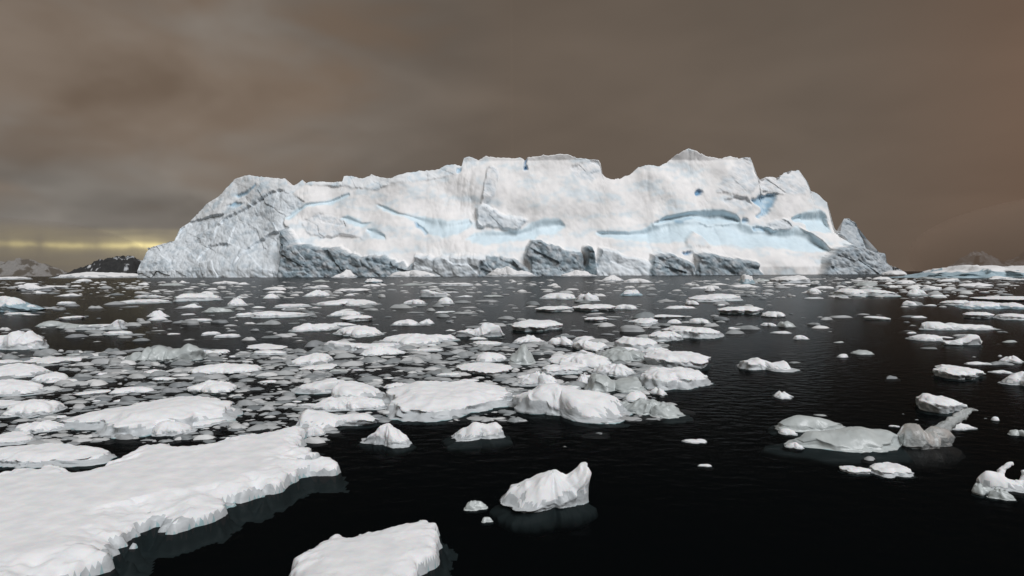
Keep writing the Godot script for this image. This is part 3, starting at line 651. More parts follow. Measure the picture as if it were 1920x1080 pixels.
func build_iceberg() -> void:
	var root := thing("iceberg", Vector3(0, 0, -450), "huge white tabular iceberg with jagged crest and grey ice foot", "iceberg")
	var crest := pairs(CREST)
	var x0 := crest[0].x
	var x1 := crest[crest.size() - 1].x
	var nx := 1120
	var ny := 150
	var nb := 26
	var PROF := [[0, 0], [6, 1.5], [14, 7], [30, 21], [45, 31], [95, 62]]
	var PLAN := [[-420, 150], [-360, 110], [-190, 20], [-100, 4], [0, 0], [200, 0], [270, 8], [310, 30]]
	var polys := []
	var spans := []
	for r in REGIONS:
		polys.append(pairs(r[6]))
	var big := noise(1.0 / 46.0, 4, 41)
	var smooth_ := noise(1.0 / 70.0, 2, 47)
	var mid := noise(1.0 / 17.0, 4, 42, FastNoiseLite.FRACTAL_RIDGED)
	var fine := noise(1.0 / 6.0, 4, 43)
	var warp := noise(1.0 / 9.0, 4, 44)
	var tone := noise(1.0 / 26.0, 5, 45)
	var facet := FastNoiseLite.new()
	facet.noise_type = FastNoiseLite.TYPE_CELLULAR
	facet.cellular_return_type = FastNoiseLite.RETURN_CELL_VALUE
	facet.cellular_distance_function = FastNoiseLite.DISTANCE_EUCLIDEAN
	facet.frequency = 1.0 / 13.0
	facet.fractal_type = FastNoiseLite.FRACTAL_NONE
	facet.seed = 46
	var rows := ny + 1 + nb
	var v := PackedVector3Array()
	v.resize((nx + 1) * rows)
	var col := PackedColorArray()
	col.resize(v.size())
	var reg := PackedInt32Array()
	reg.resize(v.size())
	var wild := PackedFloat32Array()
	wild.resize(v.size())
	var boxes: Array[Rect2] = []
	for p in polys:
		var b := Rect2(p[0], Vector2.ZERO)
		for q in p:
			b = b.expand(q)
		boxes.append(b.grow(2.0))
	var k0 := 0
	var tops := PackedFloat32Array()
	for i in nx + 1:
		var x := lerpf(x0, x1, i / float(nx))
		while k0 < crest.size() - 2 and x > crest[k0 + 1].x:
			k0 += 1
		var t := clampf((x - crest[k0].x) / (crest[k0 + 1].x - crest[k0].x), 0.0, 1.0)
		var top := lerpf(crest[k0].y, crest[k0 + 1].y, t)
		top += (0.9 * fine.get_noise_2d(x, 700.0) + 0.5 * fine.get_noise_2d(x * 4.0, 900.0)) * clampf(top / 20.0, 0.0, 1.0)
		top = maxf(top, 0.1)
		tops.append(top)
	var even := PackedFloat32Array()
	for i in nx + 1:
		var sum := 0.0
		var parts := 0
		for k in range(maxi(i - 36, 0), mini(i + 37, nx + 1), 4):
			sum += tops[k]
			parts += 1
		even.append(sum / parts)
	for i in nx + 1:
		var x := lerpf(x0, x1, i / float(nx))
		var top := tops[i]
		var near_regions := []
		for r in polys.size():
			if x > boxes[r].position.x and x < boxes[r].end.x:
				near_regions.append([r, span(polys[r], x)])
		for j in ny + 1:
			var f := j / float(ny)
			var y := -1.5 + (lerpf(even[i], top, f * f * f) + 1.5) * f
			var yy := maxf(y, 0.0)
			var wp := Vector2(x + 1.6 * warp.get_noise_2d(x, y), yy + 1.6 * warp.get_noise_2d(x + 300.0, y))
			var hit := -1
			var sp := Vector2.ZERO
			for e in near_regions:
				if boxes[e[0]].has_point(wp) and Geometry2D.is_point_in_polygon(wp, polys[e[0]]):
					hit = e[0]
					sp = e[1]
			var z := 0.0
			var rough := 0.0
			if hit >= 0:
				var r: Array = REGIONS[hit]
				rough = {"grey": 0.5, "grey2": 0.7, "dark": 0.8, "teal": 0.7, "pale": 0.45, "cap": 0.25}.get(r[1], 0.0)
				if r[2] == "abs":
					z = r[3] + r[4] * yy - poly_line(PROF, yy)
				else:
					var q := clampf((sp.y - yy) / maxf(sp.y - sp.x, 0.5), 0.0, 1.0)
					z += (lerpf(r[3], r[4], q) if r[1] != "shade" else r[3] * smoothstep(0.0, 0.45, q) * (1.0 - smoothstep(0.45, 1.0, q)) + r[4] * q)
			var at := j * (nx + 1) + i
			v[at] = Vector3(x, y, z)
			wild[at] = rough
			reg[at] = hit
	# weather the ledges: even the setback out a little between neighbours
	for times in 3:
		var old := v.duplicate()
		var was := wild.duplicate()
		for j in range(1, ny):
			for i in range(1, nx):
				var at := j * (nx + 1) + i
				v[at].z = old[at].z * 0.3 + (old[at - 1].z + old[at + 1].z) * 0.1 + (old[at - nx - 1].z + old[at + nx + 1].z) * 0.25
				wild[at] = was[at] * 0.2 + (was[at - 1] + was[at + 1] + was[at - nx - 1] + was[at + nx + 1]) * 0.2
	for i in nx + 1:
		var x := v[i].x
		var top := tops[i]
		var plan := poly_line(PLAN, x)
		var z_top := 0.0
		for j in ny + 1:
			var at := j * (nx + 1) + i
			var y := v[at].y
			var z := v[at].z + poly_line(PROF, maxf(y, 0.0))
			var ice: String = "snow" if reg[at] < 0 else REGIONS[reg[at]][1]
			var ta := tone.get_noise_2d(x, y * 1.6)
			var tb := fine.get_noise_2d(x * 0.8, y * 1.3)
			var c := Color(0.895, 0.885, 0.875)
			z += (1.0 - wild[at]) * (9.0 * smooth_.get_noise_2d(x, y * 0.9) + 2.2 * big.get_noise_2d(x, y) + 0.2 * fine.get_noise_2d(x, y * 0.8) + 0.9 * maxf(0.0, big.get_noise_2d(x, 900.0) * 3.0) * mid.get_noise_2d(x * 0.7, y * 0.25))
			z += wild[at] * (2.4 * mid.get_noise_2d((x + y * 0.7) * 0.7, (y - x * 0.4) * 0.7) + 1.4 * facet.get_noise_2d(x * 0.8 + y * 0.6, y * 0.9) + 0.8 * fine.get_noise_2d(x, y))
			match ice:
				"snow":
					c = c.lerp(Color(0.64, 0.76, 0.83), smoothstep(0.05, 0.45, tone.get_noise_2d(x * 0.6, y * 1.8) + 0.5 * tb) * 0.6)
				"grey", "grey2":
					c = Color(0.78, 0.83, 0.865) if ice == "grey" else Color(0.62, 0.655, 0.68)
					c = c.lerp(Color(0.59, 0.66, 0.71), smoothstep(0.0, 0.35, ta * 0.7 + tb * 0.7))
				"dark", "teal":
					c = Color(0.53, 0.60, 0.64) if ice == "dark" else Color(0.24, 0.34, 0.39)
					c = c.lerp(Color(0.37, 0.455, 0.505), smoothstep(-0.05, 0.25, ta * 0.6 + tb * 0.8))
					c = c.lerp(Color(0.62, 0.63, 0.64), smoothstep(0.2, 0.26, -tb))
				"pale", "cap":
					c = Color(0.84, 0.845, 0.85).lerp(Color(0.68, 0.735, 0.775), smoothstep(-0.1, 0.3, ta * 0.5 + tb)) if ice == "pale" else Color(0.84, 0.865, 0.88).lerp(Color(0.66, 0.75, 0.81), smoothstep(0.0, 0.3, ta + tb * 0.6))
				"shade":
					c = Color(0.71, 0.85, 0.92)  # shade under the ledges put into the colour as a blue ice tint
				"blue":
					c = Color(0.36, 0.55, 0.70).lerp(Color(0.55, 0.69, 0.78), smoothstep(-0.05, 0.2, tb))
				"deep":
					c = Color(0.13, 0.32, 0.52)
			v[at] = Vector3(x, y, -(z + plan))
			col[at] = c
			z_top = z + plan
		# the top runs back and down to the sea behind
		for j in nb:
			var f := (j + 1) / float(nb)
			var back := f * (30.0 + 0.9 * top) * (1.0 - 0.86 * maxf(smoothstep(140.0, 235.0, x), smoothstep(-150.0, -260.0, x)))
			var y := top * (1.0 - 0.14 * f) - 1.5 * f + 3.0 * big.get_noise_2d(x, 400.0 + back) * f * minf(1.0, top / 20.0)
			if j == nb - 1:
				y = -1.5
			var at := (ny + 1 + j) * (nx + 1) + i
			v[at] = Vector3(x, minf(y, top + 0.2), -(z_top + back))
			col[at] = Color(0.895, 0.885, 0.875)
			reg[at] = -2
	# snow thins out over bare ice: colours run into each other over a metre or two
	for times in 3:
		var old := col.duplicate()
		for j in range(1, ny):
			for i in range(1, nx):
				var at := j * (nx + 1) + i
				col[at] = old[at] * 0.36 + (old[at - 1] + old[at + 1] + old[at - nx - 1] + old[at + nx + 1]) * 0.16
	# triangles, sorted by region
	var lists := {}
	var all := PackedInt32Array()
	for j in rows - 1:
		for i in nx:
			var a := j * (nx + 1) + i
			var b := a + nx + 1
			var r := reg[a] if j < ny else -2
			if not lists.has(r):
				lists[r] = PackedInt32Array()
			var l: PackedInt32Array = lists[r]
			var six := PackedInt32Array([a, b, a + 1, a + 1, b, b + 1])
			l.append_array(six)
			lists[r] = l
			all.append_array(six)
	var n := normals_of(v, all)
	for r in lists:
		var called := "snow_face"
		var mat: Material = M.berg_snow
		var label := "bright snow face of the iceberg"
		if r == -2:
			called = "plateau"
			label = "snow plateau behind the crest"
		elif r >= 0:
			called = REGIONS[r][0]
			label = REGIONS[r][5]
			match REGIONS[r][1]:
				"grey":
					mat = M.berg_pale_ice
				"grey2", "dark", "teal":
					mat = M.berg_ice
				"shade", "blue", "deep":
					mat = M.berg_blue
		part(called, mesh_of(v, n, lists[r], col), mat, root, label)


# ---------------------------------------------------------------- floating ice
# A piece of floating ice as a closed skin: rings from the middle of its top, over the rim, under water to the keel.
# Returns [vertices, normals, cap triangles, base triangles].
func ice_shape(w: float, d: float, h: float, style: String, segs: int, sd: int, more := {}, outline := PackedVector2Array()) -> Array:
	var nr := clampi(segs / 4, 3, 18 if outline.is_empty() else 44)
	var n := noise(1.0, 3, sd)
	var n2 := noise(1.0, 3, sd + 500, FastNoiseLite.FRACTAL_RIDGED)
	var edge: float = {"s": 0.62, "d": 0.14, "r": 0.2, "j": 0.16, "g": 0.2, "b": 0.3}[style]
	var lump: float = {"s": 0.09, "d": 0.13, "r": 0.28, "j": 0.34, "g": 0.34, "b": 0.3}[style]
	lump = more.get("lump", lump)
	var ragged: float = {"s": 0.13, "d": 0.10, "r": 0.16, "j": 0.2, "g": 0.16, "b": 0.15}[style]
	var line: float = {"s": 0.62, "d": 0.45, "r": 0.48, "j": 0.38, "g": 9.0, "b": 0.8}[style]  # below this height the skin takes the wet, shade-darkened ice
	var tilt: float = more.get("tilt", rng.randf_range(-0.22, 0.22))
	var tilt_z := rng.randf_range(-0.12, 0.12)
	var skirt: float = more.get("skirt", 0.05)
	var keel := clampf(h * (0.45 + 3.0 * maxf(skirt - 0.05, 0.0)), 0.04, 0.8)
	var apron := rng.randf() < (0.55 if style == "s" else 0.8) and outline.is_empty()
	var rim: float = more.get("rim", 0.55)
	var size := sqrt(w * d)
	var fr := 2.6 / maxf(w, 0.01)
	# the plan is the union of a main oval and some lobes that all hold the middle
	var lobes := []
	var plan := RandomNumberGenerator.new()
	plan.seed = sd
	var far_x := 0.0
	var far_z := 0.0
	for k in plan.randi_range(3, 4):
		var e := Vector2(plan.randf_range(0.24, 0.40) * w, plan.randf_range(0.22, 0.40) * d)
		var c := Vector2(plan.randf_range(-0.85, 0.85) * e.x, plan.randf_range(-0.75, 0.75) * e.y)
		if k < 2:
			c.x = absf(c.x) * (1.0 if k == 0 else -1.0) + (0.3 if k == 0 else -0.3) * e.x
			c.x = clampf(c.x, -0.9 * e.x, 0.9 * e.x)
		lobes.append([c, e])
		far_x = maxf(far_x, absf(c.x) + e.x)
		far_z = maxf(far_z, absf(c.y) + e.y)
	for e in lobes:
		var f := Vector2(w * 0.5 / far_x, d * 0.5 / far_z)
		e[0] *= f
		e[1] *= f
	var radius := PackedFloat32Array()
	for s in segs:
		var a := s / float(segs) * TAU
		var r := 0.0
		for e in lobes:
			r = maxf(r, reach(Vector2(cos(a), sin(a)), e[0], e[1]))
		r *= 1.0 + ragged * 1.0 * n.get_noise_3d(cos(a) * 1.3, sin(a) * 1.3, 3.0) + ragged * 0.6 * n.get_noise_3d(cos(a) * 4.0, sin(a) * 4.0, 9.0)
		if outline.size():
			var dir := Vector2(cos(a), sin(a))
			r = 0.0
			for k in outline.size():
				var hit = Geometry2D.segment_intersects_segment(Vector2.ZERO, dir * 60.0, outline[k], outline[(k + 1) % outline.size()])
				if hit != null:
					r = maxf(r, hit.length())
			r *= 1.0 + 0.022 * n.get_noise_3d(dir.x * r * 9.0, dir.y * r * 9.0, 4.0) + 0.018 * n.get_noise_3d(dir.x * r * 3.0, dir.y * r * 3.0, 8.0)
		radius.append(r)
	var v := PackedVector3Array()
	var under := [[1.01, 0.85], [1.025, 0.62], [1.05, 0.38], [1.10, 0.18], [1.15, 0.06], [1.17, -0.02]] if apron else [[0.992, 0.85], [0.98, 0.66], [0.955, 0.44], [0.935, 0.24], [0.93, 0.1], [0.945, -0.02]]
	var total := nr + 1 + 10
	for k in total:
		for s in segs:
			var a := s / float(segs) * TAU
			var rho: float = k / float(nr) if k <= nr else 1.0
			if k <= nr:
				rho = pow(rho, 0.75) if rim < 0.8 else lerpf(rho, 1.0 - pow(1.0 - rho, 2.6), 0.65)
			var x := cos(a) * radius[s] * rho
			var z := sin(a) * radius[s] * rho
			var p: float
			match style:
				"s", "b":
					p = 1.0 - (1.0 - edge) * pow(smoothstep(rim, 1.0, rho), 1.4)
				"j":
					p = edge + (1.0 - edge) * (1.0 - pow(rho, 1.5))
				_:
					p = edge + (1.0 - edge) * pow(maxf(1.0 - rho * rho, 0.0), 0.62)
			var bump := 1.0 + lump * 1.5 * n.get_noise_3d(x * fr * 1.1, sd * 0.1, z * fr * 1.1) + lump * 0.6 * n.get_noise_3d(x * fr * 3.5, 5.0, z * fr * 3.5)
			if style == "j" or style == "g":
				bump += 0.28 * n2.get_noise_3d(x * fr * 1.6, 7.0, z * fr * 1.6)
			bump += tilt * x / (w * 0.5) + tilt_z * z / (d * 0.5)
			if more.has("crest"):
				var half := d * 0.5 * sqrt(maxf(1.0 - pow(2.0 * x / w, 2.0), 0.02))
				var side := Vector2(x / w, z / d).normalized()
				var out := maxf(minf(absf(z) / half, 1.0), rho * pow(absf(side.y), 0.6))
				p = edge + (1.0 - edge) * pow(maxf(1.0 - out * out, 0.0), 0.8) if k <= nr else lerpf(1.0, edge, pow(absf(side.y), 0.6))
				if k <= nr:
					p = maxf(p, edge)
				else:
					p = edge + (1.0 - edge) * pow(maxf(1.0 - out * out, 0.0), 0.8)
				bump = along(more.crest, clampf(x / w + 0.5, 0.0, 1.0)) * (1.0 + 0.3 * lump * n.get_noise_3d(x * fr * 3.0, 5.0, z * fr * 3.0))
			var y := h * p * maxf(bump, 0.12)
			if k > nr:
				var u := k - nr - 1
				var wob := 1.0 + 0.08 * n.get_noise_3d(x * fr * 2.2, u * 0.45 + 20.0, z * fr * 2.2) + 0.05 * n.get_noise_3d(x * fr * 6.0, u * 0.8 + 40.0, z * fr * 6.0)
				if u < 6:
					x *= under[u][0] * wob
					z *= under[u][0] * wob
					y *= under[u][1]
					if u == 5:
						y = -0.01 - 0.02 * size
				else:
					var q: float = [(1.16 if apron else 1.0) + skirt, (1.1 if apron else 1.02) + skirt * 1.3, 0.75 + skirt, 0.02][u - 6]
					x *= q * wob
					z *= q * wob
					y = -keel * [0.22, 0.5, 0.85, 1.0][u - 6]
			else:
				# small bites and folds in the plan
				x += 0.035 * size * n.get_noise_3d(x * fr * 2.0, 60.0, z * fr * 2.0) * rho
				z += 0.035 * size * n.get_noise_3d(x * fr * 2.0, 80.0, z * fr * 2.0) * rho
			# lumps and bites, alike in every direction
			if y > -0.005 and k > 0:
				var amp := 0.38 * minf(size * 0.14, h * 0.9) * ((0.35 + 0.65 * smoothstep(0.2, 0.9, rho)) if rim < 0.8 else 1.5 * smoothstep(0.86, 0.98, rho))
				var f1 := 2.4 / minf(size, 1.5 * maxf(h, 0.1) + (0.3 if rim < 0.8 else 0.08) * size)
				var q := Vector3(x, y, z) * f1
				var bulge := n.get_noise_3d(q.x, q.y + 11.0, q.z) + 0.3 * n.get_noise_3d(q.x * 2.6, q.y * 2.6 + 33.0, q.z * 2.6)
				x += cos(a) * amp * bulge * rho
				z += sin(a) * amp * bulge * rho
				y = maxf(y + 0.35 * amp * n.get_noise_3d(q.x * 1.5, q.y + 71.0, q.z * 1.5), -0.005)
			v.append(Vector3(x, y, z))
	var cap := PackedInt32Array()
	var base := PackedInt32Array()
	var all := PackedInt32Array()
	for k in total - 1:
		for s in segs:
			var a := k * segs + s
			var b := k * segs + (s + 1) % segs
			var six := PackedInt32Array([a, b, a + segs, b, b + segs, a + segs])
			all.append_array(six)
			var m := (v[a] + v[b + segs]) * 0.5
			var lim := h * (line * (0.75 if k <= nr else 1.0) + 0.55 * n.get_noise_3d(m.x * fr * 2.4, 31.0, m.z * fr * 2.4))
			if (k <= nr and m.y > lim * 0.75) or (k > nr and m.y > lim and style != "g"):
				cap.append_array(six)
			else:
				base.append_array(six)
	if style == "g":
		base = all
		cap = PackedInt32Array()
	return [v, normals_of(v, all), cap, base]


func reach(dir: Vector2, c: Vector2, e: Vector2) -> float:
	# how far a ray from the middle runs inside an oval round c with half axes e
	var a := pow(dir.x / e.x, 2.0) + pow(dir.y / e.y, 2.0)
	var b := -2.0 * (dir.x * c.x / (e.x * e.x) + dir.y * c.y / (e.y * e.y))
	var k := pow(c.x / e.x, 2.0) + pow(c.y / e.y, 2.0) - 1.0
	var q := b * b - 4.0 * a * k
	return maxf((-b + sqrt(q)) / (2.0 * a), 0.0) if q > 0.0 else 0.0


func floating(called: String, at: Vector3, w: float, d: float, h: float, style: String, segs: int, sd: int, label: String, category: String, group: String, more := {}, outline := PackedVector2Array()) -> Node3D:
	var s := ice_shape(w, d, h, style, segs, sd, more, outline)
	var far := at.z < -60.0
	var snow: Material = M.far_snow if far else M.snow
	var wet: Material = M.far_wet_shaded if far else M.wet
	if style == "g":
		wet = M.glassy
	if style == "b":
		wet = M.blue_floe
	var root := thing(called, at, label, category, group)
	if s[2].size():
		part("snow_cap", mesh_of(s[0], s[1], s[2]), snow, root)
	var drowned := PackedInt32Array()
	var dry := PackedInt32Array()
	for k in range(0, s[3].size(), 3):
		var low: bool = s[0][s[3][k]].y + s[0][s[3][k + 1]].y + s[0][s[3][k + 2]].y < -0.02
		if low and not far:
			drowned.append_array(s[3].slice(k, k + 3))
		else:
			dry.append_array(s[3].slice(k, k + 3))
	s[3] = dry
	if drowned.size():
		part("submerged_foot", mesh_of(s[0], s[1], drowned), M.keel, root)
	if s[3].size():
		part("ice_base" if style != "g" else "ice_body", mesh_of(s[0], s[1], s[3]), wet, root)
	return root


func build_floes() -> void:
	var sd := 100
	for f in FLOES:
		sd += 1
		var more: Dictionary = f[8]
		var called: String = more.get("name", "ice_floe")
		floating(called, Vector3(f[0], 0, f[1]), f[2], f[3], f[4], f[5], f[6], sd, f[7], called.replace("_", " "), "ice floes adrift in the bay" if called == "ice_floe" else "", more)
		taken.append([f[0], f[1], f[2] * 0.5, f[3] * 0.5])
		if more.has("nick"):
			landmarks.append([f[0], f[1], more.nick])


# A traced sheet of ice: a fine height field over its outline, level on top, rounded and broken at its rim, steep down into the water.
func ice_sheet(o: PackedVector2Array, h: float, cell: float, sd: int, at: Vector2, worn: float, label: String) -> void:
	var n := noise(1.0, 4, sd)
	var broken := FastNoiseLite.new()
	broken.seed = sd
	broken.noise_type = FastNoiseLite.TYPE_CELLULAR
	broken.cellular_return_type = FastNoiseLite.RETURN_CELL_VALUE
	broken.frequency = 1.7
	broken.domain_warp_enabled = true
	broken.domain_warp_amplitude = 0.25
	broken.domain_warp_frequency = 2.0
	var box := Rect2(o[0], Vector2.ZERO)
	for q in o:
		box = box.expand(q)
	box = box.grow(0.3)
	var nx := int(box.size.x / cell)
	var nz := int(box.size.y / cell)
	var v := PackedVector3Array()
	var on := PackedByteArray()
	for j in nz + 1:
		for i in nx + 1:
			var p := box.position + Vector2(i, j) * cell
			var w := p + Vector2(n.get_noise_2d(p.x * 1.6, p.y * 1.6), n.get_noise_2d(p.x * 1.6 + 50.0, p.y * 1.6)) * 0.16 + Vector2(n.get_noise_2d(p.x * 6.0, p.y * 6.0), n.get_noise_2d(p.x * 6.0 + 50.0, p.y * 6.0)) * 0.05
			var d := INF
			for k in o.size():
				d = minf(d, w.distance_squared_to(Geometry2D.get_closest_point_to_segment(w, o[k], o[(k + 1) % o.size()])))
			d = sqrt(d) * (1.0 if Geometry2D.is_point_in_polygon(w, o) else -1.0)
			var top := h * (1.0 + 0.10 * n.get_noise_2d(p.x * 0.5, p.y * 0.5 + 9.0) + 0.05 * n.get_noise_2d(p.x * 2.0, p.y * 2.0))
			var y := -0.14
			if d > -0.13:
				var b := broken.get_noise_2d(p.x, p.y * 1.3)
				# blocks at the rim have sunk by different amounts
				var drop := clampf(0.30 + 0.5 * b, 0.0, 0.8) * worn * (1.0 - smoothstep(0.03, 0.30 + 0.2 * b, d))
				y = top * (1.0 - drop) * (0.75 + 0.25 * sqrt(smoothstep(0.0, 0.16, d)))
				y += 0.03 * n.get_noise_3d(p.x * 7.0, 3.0, p.y * 7.0) * (1.0 - smoothstep(0.1, 0.3, d)) * worn
				y = lerpf(y, -0.14, smoothstep(0.0, -0.11, d))
			v.append(Vector3(p.x - at.x, y, p.y - at.y))
			on.append(1 if d > -0.13 else 0)
	var all := PackedInt32Array()
	var cap := PackedInt32Array()
	var base := PackedInt32Array()
	var low := PackedInt32Array()
	for j in nz:
		for i in nx:
			var a := j * (nx + 1) + i
			var b := a + nx + 1
			if on[a] + on[a + 1] + on[b] + on[b + 1] == 0:
				continue
			var six := PackedInt32Array([a, a + 1, b, a + 1, b + 1, b])
			all.append_array(six)
			var m := (v[a] + v[b + 1]) * 0.5
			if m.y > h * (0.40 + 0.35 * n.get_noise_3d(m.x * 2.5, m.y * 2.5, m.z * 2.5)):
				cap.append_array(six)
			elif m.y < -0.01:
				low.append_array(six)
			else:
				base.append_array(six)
	var norms := normals_of(v, all)
	var root := thing("ice_floe", Vector3(at.x, 0, at.y), label, "ice floe", "ice floes adrift in the bay")
	part("snow_cap", mesh_of(v, norms, cap), M.snow, root)
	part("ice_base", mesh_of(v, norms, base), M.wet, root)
	part("submerged_foot", mesh_of(v, norms, low), M.keel, root)


func build_sheets() -> void:
	ice_sheet(pairs(SHEET), 0.16, 0.024, 61, Vector2(-2.05, -5.75), 0.6, "broad smooth sheet of white ice filling the lower left corner")
	ice_sheet(pairs(FRONT_FLOE), 0.14, 0.014, 65, Vector2(-0.9, -4.1), 0.15, "smooth white floe cut by the photo's bottom edge")
	for k in 2:
		var o := pairs([SHEET, FRONT_FLOE][k])
		var mid := Vector2.ZERO
		for q in o:
			mid += q / o.size()
		taken.append([mid.x, mid.y, [1.9, 0.6][k], [1.6, 0.5][k]])
	landmarks.append([-2.0, -6.0, "the broad foreground sheet"])


func build_growler() -> void:
	# a long wet growler with a clear, bubbly end and an arm of clear ice rising from it
	var at := Vector3(3.96, 0.0, -7.13)
	var root := thing("growler", at, "long glassy grey growler with a clear ice arm on black water", "growler", "")
	var bits := [
		["body", Vector3(0.0, 0, 0.0), 1.30, 0.62, 0.19, "g", 48, {"skirt": 0.35, "lump": 0.2, "crest": [Vector2(0, 0.35), Vector2(0.12, 0.75), Vector2(0.35, 0.8), Vector2(0.55, 1.0), Vector2(0.75, 0.85), Vector2(1, 0.3)]}, "glassy"],
		["hump", Vector3(-0.12, 0, -0.70), 0.95, 0.50, 0.17, "g", 40, {"skirt": 0.2, "lump": 0.15, "crest": [Vector2(0, 0.45), Vector2(0.3, 1.0), Vector2(0.55, 0.85), Vector2(0.8, 0.45), Vector2(1, 0.15)]}, "glassy"],
		["clear_block", Vector3(0.80, 0, 0.06), 0.66, 0.44, 0.25, "j", 44, {"skirt": 0.3, "crest": [Vector2(0, 0.4), Vector2(0.2, 0.95), Vector2(0.32, 1.0), Vector2(0.45, 0.6), Vector2(0.65, 0.85), Vector2(0.85, 0.75), Vector2(1, 0.3)]}, "clear"],
	]
	var sd := 900
	for b in bits:
		sd += 1
		var s := ice_shape(b[2], b[3], b[4], b[5], b[6], sd, b[7])
		var all := PackedInt32Array(s[2])
		all.append_array(s[3])
		if b[8] == "glassy":
			var low := PackedInt32Array()
			var high := PackedInt32Array()
			for k in range(0, all.size(), 3):
				if s[0][all[k]].y + s[0][all[k + 1]].y + s[0][all[k + 2]].y < -0.02:
					low.append_array(all.slice(k, k + 3))
				else:
					high.append_array(all.slice(k, k + 3))
			all = high
			part("submerged_foot", mesh_of(s[0], s[1], low), M.keel, root).position = b[1]
		var o := part(b[0], mesh_of(s[0], s[1], all), M[b[8]], root)
		o.position = b[1]
	# the arm: a tapering bar of clear ice with a knobbly end
	var o := part("arm", bar([Vector3(0.95, 0.05, -0.05), Vector3(1.12, 0.12, -0.15), Vector3(1.32, 0.18, -0.26), Vector3(1.52, 0.24, -0.38), Vector3(1.72, 0.28, -0.48), Vector3(1.84, 0.26, -0.52)], [0.085, 0.06, 0.05, 0.055, 0.035, 0.008], 71), M.clear, root)
	o.set_meta("label", "bubbly clear ice arm reaching up and away")
	taken.append([at.x, at.z, 1.3, 0.6])
	landmarks.append([at.x, at.z, "the glassy growler"])


func bar(path: Array, radii: Array, sd: int) -> ArrayMesh:
	var curve := Curve3D.new()
	for k in path.size():
		var t: Vector3 = (path[mini(k + 1, path.size() - 1)] - path[maxi(k - 1, 0)]) / 6.0
		curve.add_point(path[k], -t, t)
	var n := noise(7.0, 4, sd)
	var rings := 26
	var segs := 18
	var v := PackedVector3Array()
	var length := curve.get_baked_length()
	for k in rings + 1:
		var u := k / float(rings)
		var p := curve.sample_baked(u * length, true)
		var q := curve.sample_baked(minf(u * length + 0.01, length), true) - curve.sample_baked(maxf(u * length - 0.01, 0.0), true)
		var side := q.cross(Vector3.UP).normalized()
		var over := side.cross(q).normalized()
		var f := u * (radii.size() - 1)
		var r := lerpf(radii[int(f)], radii[mini(int(f) + 1, radii.size() - 1)], f - int(f))
		if k == 0 or k == rings:
			r *= 0.05
		for s in segs:
			var a := s / float(segs) * TAU
			var dir := side * cos(a) + over * sin(a)
			v.append(p + dir * r * (1.0 + 0.9 * n.get_noise_3dv((p + dir * r) * 1.6)))
	var idx := PackedInt32Array()
	for k in rings:
		for s in segs:
			var a := k * segs + s
			var b := k * segs + (s + 1) % segs
			idx.append_array([a, b, a + segs, b, b + segs, a + segs])
	return mesh_of(v, normals_of(v, idx), idx)


func build_horned_chunk() -> void:
	var at := Vector3(4.52, 0.0, -5.68)
	var root := thing("ice_floe", at, "small white chunk with two curved horns near the right edge", "ice floe", "ice floes adrift in the bay")
	var s := ice_shape(0.42, 0.26, 0.15, "j", 30, 950, {"crest": [Vector2(0, 0.5), Vector2(0.2, 1.0), Vector2(0.4, 0.9), Vector2(0.7, 0.45), Vector2(1, 0.3)]})
	part("snow_cap", mesh_of(s[0], s[1], s[2]), M.snow, root)
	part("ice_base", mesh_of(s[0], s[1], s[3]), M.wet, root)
	part("horn", bar([Vector3(0.0, 0.08, -0.02), Vector3(0.06, 0.14, -0.05), Vector3(0.13, 0.185, -0.07), Vector3(0.17, 0.19, -0.07)], [0.035, 0.03, 0.022, 0.012], 81), M.snow, root)
	part("horn", bar([Vector3(0.10, 0.02, 0.04), Vector3(0.19, 0.05, 0.02), Vector3(0.215, 0.11, 0.0), Vector3(0.20, 0.15, 0.0)], [0.035, 0.03, 0.025, 0.01], 82), M.snow, root)
	taken.append([at.x, at.z, 0.25, 0.2])
	landmarks.append([at.x, at.z, "the horned chunk"])


func is_free(x: float, z: float, r: float) -> bool:
	for t in taken:
		var dx: float = (x - t[0]) / (t[2] + r)
		var dz: float = (z - t[1]) / (t[3] + r * 0.7)
		if dx * dx + dz * dz < 0.8:
			return false
	return true


func place_in(zone: Array) -> Vector3:
	var u := rng.randf()
	var dist: float = zone[1] * pow(zone[2] / zone[1], u)
	var t: float = (dist - zone[1]) / (zone[2] - zone[1])
	var xa := lerpf(zone[3], zone[5], t)
	var xb := lerpf(zone[4], zone[6], t)
	return Vector3(lerpf(xa, xb, rng.randf()), 0, -dist)


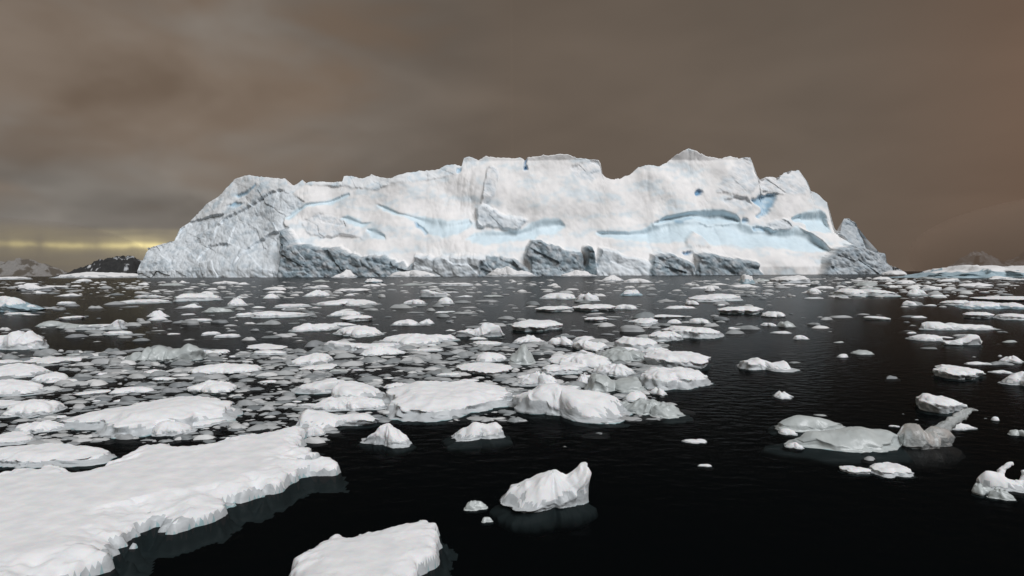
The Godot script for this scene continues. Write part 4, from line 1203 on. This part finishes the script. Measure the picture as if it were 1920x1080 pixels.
func build_chunks() -> void:
	var order := ["first", "second", "third", "fourth", "fifth", "sixth", "seventh", "eighth", "ninth", "tenth", "eleventh", "twelfth", "thirteenth", "fourteenth", "fifteenth"]
	var counts := {}
	var made := []
	for zone in ZONES:
		var tries := 0
		var n := 0
		while n < zone[8] and tries < 3000:
			tries += 1
			var p := place_in(zone)
			var w := clampf(-p.z * (0.016 + 0.05 * pow(rng.randf(), 2.5)), 0.14, 6.0)
			if not is_free(p.x, p.z, w * 0.5):
				continue
			taken.append([p.x, p.z, w * 0.5, w * 0.35])
			made.append([p, w, zone[0]])
			n += 1
	made.sort_custom(func(a, b): return a[0].z > b[0].z)
	var sd := 2000
	for c in made:
		sd += 1
		var p: Vector3 = c[0]
		var w: float = c[1]
		var style: String = ["s", "d", "r", "j", "g", "d", "s"][rng.randi() % 7]
		var near := INF
		var who := ""
		var rel := ""
		for l in landmarks:
			var dx: float = p.x - l[0]
			var dz: float = p.z - l[1]
			var far := Vector2(dx, dz * 0.5).length()
			if far < near:
				near = far
				who = l[2]
				rel = ("behind" if dz < 0.0 else "in front of") if absf(dz) > absf(dx) * 1.4 else ("right of" if dx > 0.0 else "left of")
		var kind: String = {"s": "flat white", "d": "rounded white", "r": "lumpy white", "j": "pointed white", "g": "grey glassy"}[style]
		var label := "%s ice chunk %s %s" % [kind, rel, who]
		var k: int = counts.get(label, 0)
		counts[label] = k + 1
		var group := "small ice chunks in the brash"
		if c[2].begins_with("far"):
			group = "small distant ice chunks"
		if k > 0:
			label = order[mini(k, 14)] + " " + label
		var more := {}
		if rng.randf() < 0.35:
			var peak := rng.randf_range(0.15, 0.85)
			more = {"crest": [Vector2(0, rng.randf_range(0.1, 0.6)), Vector2(peak, 1.0), Vector2(peak * 0.5 + 0.5, rng.randf_range(0.3, 0.7)), Vector2(1, rng.randf_range(0.1, 0.5))]}
		var h: float = w * rng.randf_range(0.07, 0.16) * ({"s": 0.7, "d": 0.9, "r": 1.0, "j": 1.5, "g": 0.9}[style])
		floating("ice_chunk", p, w, w * rng.randf_range(0.5, 0.8), h, style, clampi(int(w / -p.z * 700.0), 12, 30), sd, label, "ice chunk", group, more)


# the countless crumbs between the floes
func build_brash() -> void:
	var shapes := []
	for k in 12:
		var s := ice_shape(1.0, rng.randf_range(0.5, 0.8), rng.randf_range(0.14, 0.3), ["s", "d", "d", "r"][k % 4], 11, 3000 + k)
		var all := PackedInt32Array(s[2])
		all.append_array(s[3])
		shapes.append([s[0], s[1], all])
	var v := PackedVector3Array()
	var n := PackedVector3Array()
	var c := PackedColorArray()
	var idx := PackedInt32Array()
	for zone in ZONES:
		for k in zone[7]:
			var p := place_in(zone)
			var w := clampf(-p.z * (0.007 + 0.04 * pow(rng.randf(), 2.0)), 0.05, 2.5)
			if zone[0].begins_with("far"):
				w *= 0.7
			if not is_free(p.x, p.z, w * 0.05):
				continue
			var s: Array = shapes[rng.randi() % shapes.size()]
			var b := Basis(Vector3.UP, rng.randf_range(-0.5, 0.5) + (PI if rng.randf() < 0.5 else 0.0))
			var t := Transform3D(b.scaled(Vector3(w, w * rng.randf_range(0.4, 1.0), w)), p + Vector3(0, -0.025 * w * rng.randf_range(1.0, 4.0), 0))
			var first := v.size()
			v.append_array(t * s[0])
			n.append_array(Transform3D(b, Vector3.ZERO) * s[1])
			var g := rng.randf()
			var tone := Color(0.70, 0.71, 0.71).lerp(Color(0.17, 0.19, 0.20), g if zone[0].begins_with("far") else pow(g, 0.35))
			for q in s[0].size():
				c.append(tone)
			for q in s[2]:
				idx.append(q + first)
	var a := []
	a.resize(Mesh.ARRAY_MAX)
	a[Mesh.ARRAY_VERTEX] = v
	a[Mesh.ARRAY_NORMAL] = n
	a[Mesh.ARRAY_COLOR] = c
	a[Mesh.ARRAY_INDEX] = idx
	var m := ArrayMesh.new()
	m.add_surface_from_arrays(Mesh.PRIMITIVE_TRIANGLES, a)
	var mat := StandardMaterial3D.new()
	mat.resource_name = "brash"
	mat.vertex_color_use_as_albedo = true
	mat.roughness = 0.6
	var o := MeshInstance3D.new()
	o.name = "brash_ice"
	o.mesh = m
	o.material_override = mat
	o.set_meta("kind", "stuff")
	o.set_meta("label", "crumbs of brash ice between the floes")
	add_child(o)
